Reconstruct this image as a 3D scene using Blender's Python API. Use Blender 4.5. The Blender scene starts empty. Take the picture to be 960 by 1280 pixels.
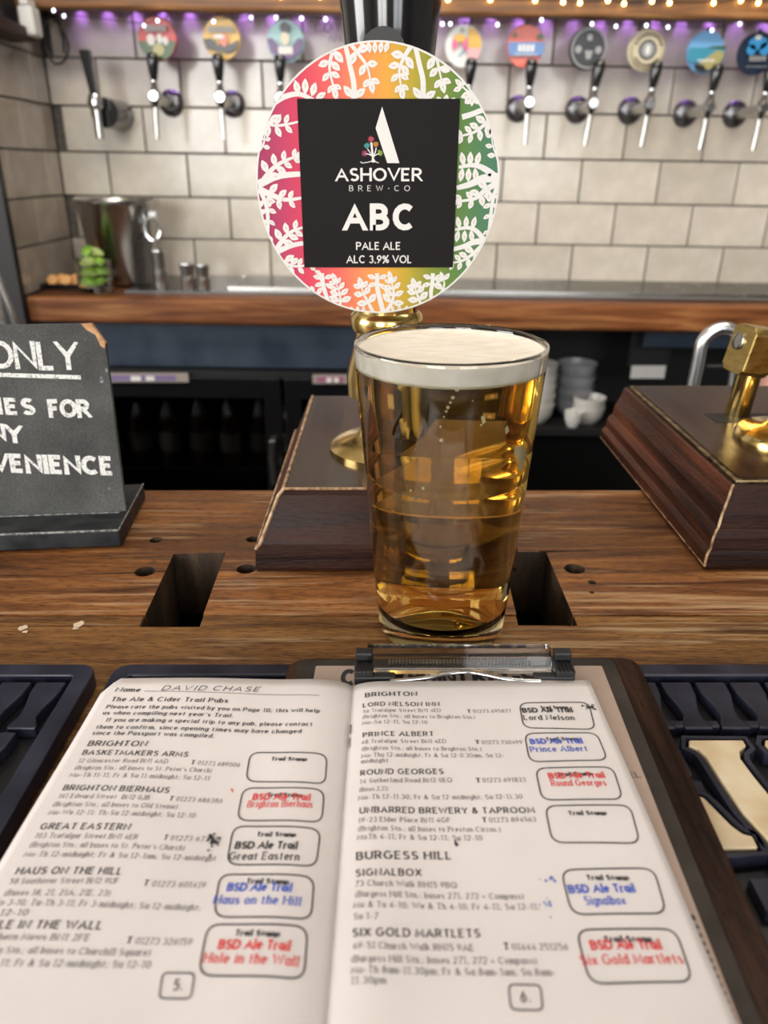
import bpy, bmesh, math, random
from math import pi, sin, cos, radians as R
from mathutils import Vector, Matrix
random.seed(7)
C = bpy.context.scene.collection
S = bpy.context.scene

# ------------------------------------------------------------------ camera, world, lights, exposure
Z0 = 1.10                      # height of the bar top above the floor; all coordinates below are relative to the bar top
FPX, PITCH, HC = 940.0, R(24.6), 0.222
cd = bpy.data.cameras.new('camera'); cam = bpy.data.objects.new('camera', cd); C.objects.link(cam)
cam.location = (0, 0, Z0 + HC); cam.rotation_euler = (pi/2 - PITCH, 0, 0)
cd.sensor_fit = 'VERTICAL'; cd.sensor_height = 36.0; cd.lens = FPX/1280*36.0
cd.clip_start = 0.01; cd.clip_end = 50
cd.dof.use_dof = True; cd.dof.focus_distance = 0.375; cd.dof.aperture_fstop = cd.lens/2.7
S.camera = cam
vs = S.view_settings
S.display_settings.display_device = 'sRGB'
vs.view_transform = 'Standard'; vs.look = 'None'; vs.gamma = 1.0; vs.use_curve_mapping = False
vs.exposure = 0.0
W = bpy.data.worlds.new('world'); S.world = W; W.use_nodes = True
bgn = W.node_tree.nodes['Background']; bgn.inputs[0].default_value = (0.80, 0.90, 1.0, 1); bgn.inputs[1].default_value = 3.0
S.cycles.max_bounces = 14; S.cycles.transmission_bounces = 14; S.cycles.transparent_max_bounces = 12
S.cycles.caustics_refractive = True; S.cycles.caustics_reflective = False
S.cycles.sample_clamp_indirect = 6.0

def area(name, loc, target, sx, sy, power, col=(1, 1, 1)):
    d = bpy.data.lights.new(name, 'AREA'); d.shape = 'RECTANGLE'; d.size = sx; d.size_y = sy; d.energy = power; d.color = col
    o = bpy.data.objects.new(name, d); C.objects.link(o); o.location = (loc[0], loc[1], loc[2] + Z0)
    v = Vector(target) - Vector(loc); o.rotation_euler = v.to_track_quat('-Z', 'Y').to_euler()
    return o
area('window_daylight', (-1.15, -2.66, 0.75), (-1.0, 0.0, 0.35), 1.2, 1.5, 66, (1.0, 0.965, 0.92))
area('window_daylight_middle', (0.9, -2.66, 0.75), (0.8, 0.0, 0.35), 1.2, 1.5, 26, (1.0, 0.965, 0.92))
area('side_window_daylight', (-2.93, -0.2, 0.75), (0.0, 0.3, 0.1), 1.3, 1.2, 56, (1.0, 0.95, 0.89))
area('back_wall_fill', (0.35, 0.75, 1.47), (0.35, 1.9, 0.1), 1.6, 0.35, 30, (1.0, 0.90, 0.78))  # unseen fill light added to brighten the back wall

# ------------------------------------------------------------------ pixel rays of the photograph (for measuring positions)
def ray(x, y):
    u = (x - 480)/FPX; v = -(y - 640)/FPX
    return Vector((u, cos(PITCH) + v*sin(PITCH), v*cos(PITCH) - sin(PITCH)))
def atz(x, y, z=0.0):
    r = ray(x, y); t = (z - HC)/r.z; return Vector((r.x*t, r.y*t, z))
def aty(x, y, Y):
    r = ray(x, y); t = Y/r.y; return Vector((r.x*t, Y, HC + r.z*t))

# ------------------------------------------------------------------ mesh helpers
class MB:
    def __init__(s): s.v = []; s.f = []; s.T = None
    def add(s, vs_, fs):
        n = len(s.v)
        for p in vs_:
            p = Vector(p)
            if s.T is not None: p = s.T @ p
            s.v.append(p)
        s.f += [tuple(i + n for i in f) for f in fs]
        return s
    def box(s, x0, x1, y0, y1, z0, z1):
        v = [(x, y, z) for z in (z0, z1) for y in (y0, y1) for x in (x0, x1)]
        return s.add(v, [(0, 2, 3, 1), (4, 5, 7, 6), (0, 1, 5, 4), (2, 6, 7, 3), (0, 4, 6, 2), (1, 3, 7, 5)])
    def prism(s, poly, h0, h1, axis='z'):
        n = len(poly)
        m = {'z': lambda a, b, h: (a, b, h), 'y': lambda a, b, h: (a, h, b), 'x': lambda a, b, h: (h, a, b)}[axis]
        v = [m(a, b, h0) for a, b in poly] + [m(a, b, h1) for a, b in poly]
        return s.add(v, [tuple(range(n))[::-1], tuple(range(n, 2*n))] + [(i, (i+1) % n, n + (i+1) % n, n + i) for i in range(n)])
    def lathe(s, prof, c=(0, 0, 0), M=None, seg=48, closed=False):
        old = s.T; A = Matrix.Translation(Vector(c)) @ (M if M is not None else Matrix())
        s.T = (old @ A) if old is not None else A
        v = []; n = len(prof)
        for r, z in prof:
            for k in range(seg):
                a = 2*pi*k/seg; v.append((r*cos(a), r*sin(a), z))
        f = []
        for i in range(n if closed else n - 1):
            j = (i+1) % n
            for k in range(seg):
                l = (k+1) % seg; f.append((i*seg + k, i*seg + l, j*seg + l, j*seg + k))
        if not closed:
            if prof[0][0] > 1e-6: f.append(tuple(range(seg))[::-1])
            if prof[-1][0] > 1e-6: f.append(tuple((n-1)*seg + k for k in range(seg)))
        s.add(v, f); s.T = old
        return s
    def tube(s, pts, r, seg=12, caps=True):
        pts = [Vector(p) for p in pts]; rs = r if isinstance(r, (list, tuple)) else [r]*len(pts)
        v = []; up = None
        for i, p in enumerate(pts):
            t = (pts[min(i+1, len(pts)-1)] - pts[max(i-1, 0)]).normalized()
            if up is None: up = t.orthogonal().normalized()
            up = (up - t*up.dot(t)).normalized(); b = t.cross(up)
            for k in range(seg):
                a = 2*pi*k/seg; v.append(p + (up*cos(a) + b*sin(a))*rs[i])
        f = [(i*seg + k, i*seg + (k+1) % seg, (i+1)*seg + (k+1) % seg, (i+1)*seg + k) for i in range(len(pts)-1) for k in range(seg)]
        if caps: f += [tuple(range(seg))[::-1], tuple((len(pts)-1)*seg + k for k in range(seg))]
        return s.add(v, f)
    def disc(s, c, r, nrm_axis='z', seg=20, ry=None):
        ry = ry or r
        m = {'z': lambda a, b: (c[0]+a, c[1]+b, c[2]), 'y': lambda a, b: (c[0]+a, c[1], c[2]+b)}[nrm_axis]
        return s.add([m(r*cos(2*pi*k/seg), ry*sin(2*pi*k/seg)) for k in range(seg)], [tuple(range(seg))])

def thing(name, label, cat, loc=(0, 0, 0), group=None):
    o = bpy.data.objects.new(name, None); C.objects.link(o); o.empty_display_size = 0.02
    o.location = (loc[0], loc[1], loc[2] + Z0); o['label'] = label; o['category'] = cat; o['kind'] = 'thing'
    if group: o['group'] = group
    return o
def mkobj(name, mb, mat, parent=None, smooth=False, bevel=0.0, origin=None, label=None, bseg=2):
    """mesh object from bar coordinates; a child is expressed relative to its parent chain"""
    base = Vector((0, 0, 0))
    q = parent
    while q is not None: base += q.location; q = q.parent
    if parent is not None: base.z -= Z0
    org = Vector(origin) if origin is not None else (base if parent is not None else Vector((0, 0, 0)))
    me = bpy.data.meshes.new(name)
    me.from_pydata([tuple(p - org) for p in mb.v], [], mb.f)
    bm = bmesh.new(); bm.from_mesh(me); bmesh.ops.recalc_face_normals(bm, faces=bm.faces); bm.to_mesh(me); bm.free()
    if smooth:
        for p in me.polygons: p.use_smooth = True
        try: me.set_sharp_from_angle(angle=R(38))
        except Exception: pass
    me.materials.append(mat)
    o = bpy.data.objects.new(name, me); C.objects.link(o)
    if parent is not None: o.parent = parent; o.location = org - base
    else: o.location = org + Vector((0, 0, Z0))
    if bevel > 0:
        b = o.modifiers.new('bevel', 'BEVEL'); b.width = bevel; b.segments = bseg; b.limit_method = 'ANGLE'; b.angle_limit = R(40)
    if label: o['label'] = label
    return o
def tag(o, label, cat, group=None, kind='thing'):
    o['label'] = label; o['category'] = cat; o['kind'] = kind
    if group: o['group'] = group
    return o
def struct(name, mb, mat, label, parent=None, cat='structure', **k):
    o = mkobj(name, mb, mat, parent, **k); o['kind'] = 'structure'; o['label'] = label; o['category'] = cat
    return o
def copy_part(src, parent, loc):
    c = src.copy(); C.objects.link(c); c.parent = parent; c.location = loc
    return c
def copy_tree(o, parent=None):
    c = o.copy(); C.objects.link(c)
    if parent is not None: c.parent = parent
    for ch in [q for q in o.children]: copy_tree(ch, c)
    return c

# ------------------------------------------------------------------ materials
def mat(name, col, rough=0.5, metal=0.0, spec=0.5, emit=None, es=0.0, coat=0.0, alpha=None):
    m = bpy.data.materials.new(name); m.use_nodes = True
    b = m.node_tree.nodes['Principled BSDF']
    b.inputs['Base Color'].default_value = (*col, 1); b.inputs['Roughness'].default_value = rough
    b.inputs['Metallic'].default_value = metal; b.inputs['Specular IOR Level'].default_value = spec
    b.inputs['Coat Weight'].default_value = coat
    if emit: b.inputs['Emission Color'].default_value = (*emit, 1); b.inputs['Emission Strength'].default_value = es
    return m
def nodes(m): return m.node_tree.nodes, m.node_tree.links, m.node_tree.nodes['Principled BSDF']
def ramp(N, stops, interp='LINEAR'):
    r = N.new('ShaderNodeValToRGB'); e = r.color_ramp.elements; r.color_ramp.interpolation = interp
    e[0].position = stops[0][0]; e[0].color = (*stops[0][1], 1); e[1].position = stops[-1][0]; e[1].color = (*stops[-1][1], 1)
    for p, c in stops[1:-1]: k = e.new(p); k.color = (*c, 1)
    return r
def noisy(m, stops, scale=(20, 20, 20), detail=6, bump=0.0, bdist=0.001, rough=None, world=False):
    N, L, b = nodes(m)
    tc = N.new('ShaderNodeTexCoord'); mp = N.new('ShaderNodeMapping'); mp.inputs['Scale'].default_value = scale
    L.new(tc.outputs['Object'], mp.inputs[0])
    n = N.new('ShaderNodeTexNoise'); n.inputs['Scale'].default_value = 1; n.inputs['Detail'].default_value = detail
    L.new(mp.outputs[0], n.inputs['Vector'])
    r = ramp(N, stops); L.new(n.outputs[0], r.inputs[0]); L.new(r.outputs[0], b.inputs['Base Color'])
    if rough:
        rr = N.new('ShaderNodeMapRange'); rr.inputs['From Min'].default_value = .3; rr.inputs['From Max'].default_value = .7
        rr.inputs['To Min'].default_value = rough[0]; rr.inputs['To Max'].default_value = rough[1]
        L.new(n.outputs[0], rr.inputs[0]); L.new(rr.outputs[0], b.inputs['Roughness'])
    if bump:
        bp = N.new('ShaderNodeBump'); bp.inputs['Strength'].default_value = bump; bp.inputs['Distance'].default_value = bdist
        L.new(n.outputs[0], bp.inputs['Height']); L.new(bp.outputs[0], b.inputs['Normal'])
    return m
def mixrgb(N, L, fac, a, bcol, mode='MIX'):
    x = N.new('ShaderNodeMix'); x.data_type = 'RGBA'; x.blend_type = mode
    if hasattr(fac, 'links'): L.new(fac, x.inputs[0])
    else: x.inputs[0].default_value = fac
    for s_, i in ((a, 6), (bcol, 7)):
        if hasattr(s_, 'links'): L.new(s_, x.inputs[i])
        else: x.inputs[i].default_value = (*s_, 1)
    return x.outputs[2]
def wood(name, dark, mid, light, pale=None, scale=1.0, rough=(0.3, 0.5), bump=0.5, pores=0.6, axis='x', spec=0.5, coat=0.0, worn=(.50, .72), grain=(4, 75, .9), patch=.75):
    m = mat(name, mid, spec=spec, coat=coat); N, L, b = nodes(m)
    tc = N.new('ShaderNodeTexCoord')
    def mapped(sx, sy, sz):
        mp = N.new('ShaderNodeMapping')
        v = {'x': (sx, sy, sz), 'y': (sy, sx, sz), 'z': (sy, sz, sx)}[axis]
        mp.inputs['Scale'].default_value = tuple(q*scale for q in v); L.new(tc.outputs['Object'], mp.inputs[0]); return mp.outputs[0]
    def nz(vec, det=5, dist=0.0):
        n = N.new('ShaderNodeTexNoise'); n.inputs['Scale'].default_value = 1; n.inputs['Detail'].default_value = det
        n.inputs['Distortion'].default_value = dist; L.new(vec, n.inputs['Vector']); return n.outputs[0]
    g = nz(mapped(grain[0], grain[1], grain[1]*.8), 8, grain[2])
    r = ramp(N, [(.30, dark), (.5, mid), (.70, light)]); L.new(g, r.inputs[0]); col = r.outputs[0]
    big = nz(mapped(2.2, 6, 6), 3, 0.3)
    r2 = ramp(N, [(.34, (.50, .50, .50)), (.62, (1.25, 1.22, 1.18))]); L.new(big, r2.inputs[0])
    col = mixrgb(N, L, patch, col, r2.outputs[0], 'MULTIPLY')
    fine = nz(mapped(150/scale, 1000/scale, 700/scale), 3, 0.0)
    r3 = ramp(N, [(.50, (1, 1, 1)), (.66, (.35, .30, .26))]); L.new(fine, r3.inputs[0])
    col = mixrgb(N, L, pores, col, r3.outputs[0], 'MULTIPLY')
    if pale:
        w = nz(mapped(3.0, 9, 9), 6, 0.6); st = nz(mapped(14, 260, 200), 4, 0.2)
        mm = N.new('ShaderNodeMath'); mm.operation = 'MULTIPLY'; L.new(w, mm.inputs[0]); L.new(st, mm.inputs[1])
        r4 = ramp(N, [(worn[0]*worn[0], (0, 0, 0)), (worn[1]*worn[1], (1, 1, 1))]); L.new(mm.outputs[0], r4.inputs[0])
        col = mixrgb(N, L, r4.outputs[0], col, pale)
    L.new(col, b.inputs['Base Color'])
    rr = N.new('ShaderNodeMapRange'); rr.inputs['From Min'].default_value = .3; rr.inputs['From Max'].default_value = .7
    rr.inputs['To Min'].default_value = rough[0]; rr.inputs['To Max'].default_value = rough[1]; L.new(g, rr.inputs[0]); L.new(rr.outputs[0], b.inputs['Roughness'])
    ad = N.new('ShaderNodeMath'); ad.operation = 'ADD'; L.new(g, ad.inputs[0]); L.new(fine, ad.inputs[1])
    bp = N.new('ShaderNodeBump'); bp.inputs['Strength'].default_value = bump; bp.inputs['Distance'].default_value = 0.0012
    L.new(ad.outputs[0], bp.inputs['Height']); L.new(bp.outputs[0], b.inputs['Normal'])
    return m

M = {}
M['bar'] = wood('bar_oak', (.075, .024, .006), (.225, .082, .020), (.38, .160, .046), pale=(.46, .29, .15), rough=(.36, .60), bump=.7, pores=.85, worn=(.52, .63), spec=.30, grain=(6, 52, 2.0), patch=.95)
M['bar_front'] = wood('bar_oak_front', (.090, .034, .009), (.215, .094, .024), (.33, .165, .050), pale=(.50, .34, .18), rough=(.40, .60), bump=.7, pores=.8, worn=(.54, .66), spec=.28, grain=(5, 60, 2.2), patch=.8)
M['counter'] = wood('counter_wood', (.08, .025, .008), (.22, .075, .022), (.40, .18, .065), rough=(.4, .55), bump=.2, pores=.3, spec=.3)
M['beam'] = wood('beam_wood', (.10, .040, .012), (.25, .105, .030), (.44, .22, .08), rough=(.4, .6), bump=.2, pores=.3, scale=.8)
M['mahogany'] = wood('dark_mahogany', (.012, .005, .004), (.032, .012, .008), (.052, .020, .013), rough=(.36, .55), bump=.35, pores=.5, scale=1.4, spec=.2)
M['mahogany_y'] = wood('mahogany_lit_side', (.020, .007, .004), (.058, .018, .009), (.135, .040, .018), pale=(.50, .30, .16), rough=(.32, .50), bump=.35, pores=.5, scale=1.4, axis='y', worn=(.62, .70), spec=.35)  # side-face copy, redder and lighter: light from the left put into its colour
M['mahogany_top'] = wood('lacquered_mahogany', (.014, .006, .004), (.030, .011, .006), (.050, .018, .010), rough=(.15, .26), bump=.10, pores=.4, scale=1.4, axis='y', spec=.35)
M['worn_edge'] = noisy(mat('worn_wood_edge', (.42, .27, .15), .6), [(.35, (.14, .07, .035)), (.5, (.42, .26, .14)), (.7, (.66, .48, .30))], (160, 160, 160), 4)
M['cut_wood'] = wood('cut_wood', (.02, .012, .008), (.05, .028, .014), (.10, .06, .03), rough=(.5, .7), axis='z')
M['blackpaint'] = noisy(mat('black_paint', (.02, .022, .024), .45, spec=.2), [(.35, (.012, .013, .015)), (.7, (.035, .037, .04))], (60, 120, 60), 5, .2, .0008, (.35, .6))
M['slate'] = mat('chalkboard_face', (.05, .052, .05), .75)
N, L, b = nodes(M['slate'])
tc = N.new('ShaderNodeTexCoord'); n1 = N.new('ShaderNodeTexNoise'); n1.inputs['Scale'].default_value = 28; n1.inputs['Detail'].default_value = 6; L.new(tc.outputs['Object'], n1.inputs[0])
n2 = N.new('ShaderNodeTexNoise'); n2.inputs['Scale'].default_value = 900; n2.inputs['Detail'].default_value = 2; L.new(tc.outputs['Object'], n2.inputs[0])
r1 = ramp(N, [(.32, (.036, .037, .035)), (.72, (.090, .090, .084))]); L.new(n1.outputs[0], r1.inputs[0])
r2 = ramp(N, [(.35, (.75, .75, .75)), (.75, (1.35, 1.35, 1.35))]); L.new(n2.outputs[0], r2.inputs[0])
L.new(mixrgb(N, L, 1.0, r1.outputs[0], r2.outputs[0], 'MULTIPLY'), b.inputs['Base Color'])
M['chalk'] = noisy(mat('chalk_white', (.74, .74, .70), .9), [(.34, (.34, .34, .33)), (.44, (.72, .72, .69)), (.7, (.84, .84, .81))], (700, 700, 700), 3)
M['chalk_dust'] = noisy(mat('chalk_dust', (.2, .2, .19), .9), [(.4, (.09, .09, .088)), (.6, (.3, .3, .29))], (400, 400, 400), 3)
M['raw_wood'] = noisy(mat('raw_wood', (.50, .26, .12), .8), [(.3, (.35, .16, .07)), (.7, (.62, .36, .18))], (200, 60, 200), 4)
M['tile'] = mat('cream_tile', (.64, .60, .52), .16, spec=.5)
N, L, b = nodes(M['tile'])
oi = N.new('ShaderNodeObjectInfo'); r1 = ramp(N, [(0, (.62, .565, .475)), (.5, (.69, .63, .54)), (1, (.76, .70, .60))]); L.new(oi.outputs['Random'], r1.inputs[0])
tc = N.new('ShaderNodeTexCoord'); n1 = N.new('ShaderNodeTexNoise'); n1.inputs['Scale'].default_value = 16; n1.inputs['Detail'].default_value = 5; L.new(tc.outputs['Object'], n1.inputs[0])
r2 = ramp(N, [(.35, (.86, .85, .83)), (.7, (1.05, 1.05, 1.05))]); L.new(n1.outputs[0], r2.inputs[0])
L.new(mixrgb(N, L, 1.0, r1.outputs[0], r2.outputs[0], 'MULTIPLY'), b.inputs['Base Color'])
n3 = N.new('ShaderNodeTexNoise'); n3.inputs['Scale'].default_value = 12; n3.inputs['Detail'].default_value = 1; L.new(tc.outputs['Object'], n3.inputs[0])
bp = N.new('ShaderNodeBump'); bp.inputs['Strength'].default_value = .25; bp.inputs['Distance'].default_value = .002; L.new(n3.outputs[0], bp.inputs['Height']); L.new(bp.outputs[0], b.inputs['Normal'])
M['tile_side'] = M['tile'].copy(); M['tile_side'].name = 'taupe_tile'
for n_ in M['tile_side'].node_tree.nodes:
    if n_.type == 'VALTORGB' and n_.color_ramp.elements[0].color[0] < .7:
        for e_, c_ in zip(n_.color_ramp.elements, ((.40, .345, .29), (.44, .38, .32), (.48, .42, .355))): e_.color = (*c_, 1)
M['grout'] = noisy(mat('grout', (.13, .12, .105), .9), [(.3, (.10, .09, .08)), (.7, (.18, .165, .145))], (80, 80, 80))
M['navy'] = noisy(mat('navy_paint', (.022, .036, .06), .45), [(.3, (.018, .030, .050)), (.7, (.030, .046, .074))], (14, 14, 14), 4, rough=(.35, .55))
M['black'] = mat('matt_black', (.012, .012, .013), .5)
M['blackgloss'] = mat('gloss_black', (.008, .008, .009), .13, coat=.4)
M['rubber'] = noisy(mat('navy_rubber', (.020, .022, .05), .38, spec=.35), [(.3, (.009, .009, .017)), (.55, (.016, .017, .032)), (.75, (.030, .031, .052))], (40, 40, 40), 6, .25, .0006, (.26, .46))
M['rubber_floor'] = mat('black_rubber', (.006, .006, .008), .3)
M['cream_rubber'] = noisy(mat('cream_rubber', (.62, .50, .32), .5), [(.3, (.50, .34, .17)), (.6, (.66, .54, .36)), (.8, (.72, .64, .48))], (50, 50, 50), 5)
M['brass'] = mat('polished_brass', (.83, .60, .22), .13, metal=1.0)
N, L, b = nodes(M['brass'])
tc = N.new('ShaderNodeTexCoord'); n1 = N.new('ShaderNodeTexNoise'); n1.inputs['Scale'].default_value = 120; n1.inputs['Detail'].default_value = 4; L.new(tc.outputs['Object'], n1.inputs[0])
r1 = ramp(N, [(.3, (.74, .50, .16)), (.7, (.88, .67, .28))]); L.new(n1.outputs[0], r1.inputs[0]); L.new(r1.outputs[0], b.inputs['Base Color'])
rr = N.new('ShaderNodeMapRange'); rr.inputs['To Min'].default_value = .08; rr.inputs['To Max'].default_value = .26; L.new(n1.outputs[0], rr.inputs[0]); L.new(rr.outputs[0], b.inputs['Roughness'])
M['brass_dull'] = noisy(mat('brushed_brass', (.62, .45, .17), .3, metal=1.0), [(.3, (.46, .31, .10)), (.7, (.66, .48, .18))], (90, 90, 300), 5, rough=(.22, .42))
M['chrome'] = mat('chrome', (.66, .67, .68), .17, metal=1.0)
M['steel'] = noisy(mat('brushed_steel', (.60, .59, .57), .26, metal=1.0), [(.3, (.44, .43, .41)), (.7, (.52, .51, .49))], (20, 20, 5), 3, rough=(.20, .28))
M['darksteel'] = mat('dark_steel', (.22, .22, .23), .3, metal=1.0)
M['white'] = mat('white_plastic', (.78, .77, .74), .4)
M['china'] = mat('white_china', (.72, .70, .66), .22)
M['china_shaded'] = mat('white_china_shaded', (.42, .43, .46), .25)  # white china with the back stack's shade mixed into its colour
M['plaster'] = noisy(mat('plaster', (.42, .40, .37), .9), [(.3, (.38, .36, .33)), (.7, (.46, .44, .41))], (3, 3, 3))
M['ceiling'] = mat('ceiling_paint', (.60, .57, .52), .9)
M['floor'] = wood('floor_boards', (.03, .018, .010), (.07, .042, .024), (.12, .075, .045), rough=(.4, .6), axis='y', bump=.2)
def glassmat(name, col=(1, 1, 1), ior=1.5, rough=0.0):
    m = bpy.data.materials.new(name); m.use_nodes = True; b = m.node_tree.nodes['Principled BSDF']
    b.inputs['Base Color'].default_value = (*col, 1); b.inputs['Transmission Weight'].default_value = 1; b.inputs['IOR'].default_value = ior
    b.inputs['Roughness'].default_value = rough
    return m
M['glass'] = glassmat('clear_glass', (.97, .985, .97), 1.48)
M['beer'] = glassmat('pale_ale', (1.0, .97, .70), 1.345)
N, L, b = nodes(M['beer']); va = N.new('ShaderNodeVolumeAbsorption'); va.inputs['Color'].default_value = (1.0, .74, .03, 1); va.inputs['Density'].default_value = 24
L.new(va.outputs[0], N['Material Output'].inputs['Volume'])
M['foam'] = noisy(mat('beer_foam', (.84, .77, .66), .75, spec=.25), [(.3, (.78, .70, .58)), (.55, (.86, .79, .68)), (.7, (.90, .85, .76))], (90, 260, 90), 7, .35, .0008)
nodes(M['foam'])[2].inputs['Subsurface Weight'].default_value = 0.0
M['bubble'] = mat('foam_lacing', (.86, .80, .68), .5)
M['acrylic'] = glassmat('clear_acrylic', (.97, .97, .95), 1.3, .04)
M['pane'] = glassmat('window_glass', (.25, .25, .27), 1.03)
M['paperL'] = noisy(mat('booklet_paper', (.80, .745, .71), .75, spec=.25), [(.3, (.70, .65, .635)), (.7, (.75, .70, .685))], (30, 30, 30), 4, .12, .0006)
M['menu_paper'] = noisy(mat('menu_paper', (.60, .46, .39), .7, spec=.25), [(.3, (.42, .315, .26)), (.7, (.47, .36, .30))], (20, 20, 20), 3)  # base tone darkened to carry the shadow lying on the sheet
M['sleeve'] = noisy(mat('smoked_sleeve', (.10, .085, .075), .5, spec=.12), [(.3, (.030, .025, .021)), (.7, (.060, .050, .042))], (50, 50, 50), 4, rough=(.4, .55))
M['walnut'] = wood('walnut_board', (.014, .006, .004), (.042, .018, .010), (.085, .038, .020), spec=.15, rough=(.3, .5), axis='y', scale=1.3, bump=.3)
def ink(n, c): return mat('ink_' + n, c, .8, spec=.2)
M['ink'] = ink('dark', (.045, .042, .045)); M['ink2'] = ink('grey', (.11, .10, .105)); M['ink_red'] = ink('red', (.72, .07, .07)); M['ink_blue'] = ink('blue', (.06, .12, .55)); M['pen'] = ink('pen', (.09, .09, .10))
def flat(n, c, r=.45): return mat(n, c, r)
M['w'] = mat('print_white', (.76, .735, .70), .6, spec=.15)
M['label_black'] = mat('print_black', (.013, .011, .0115), .6, spec=.10)

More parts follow.
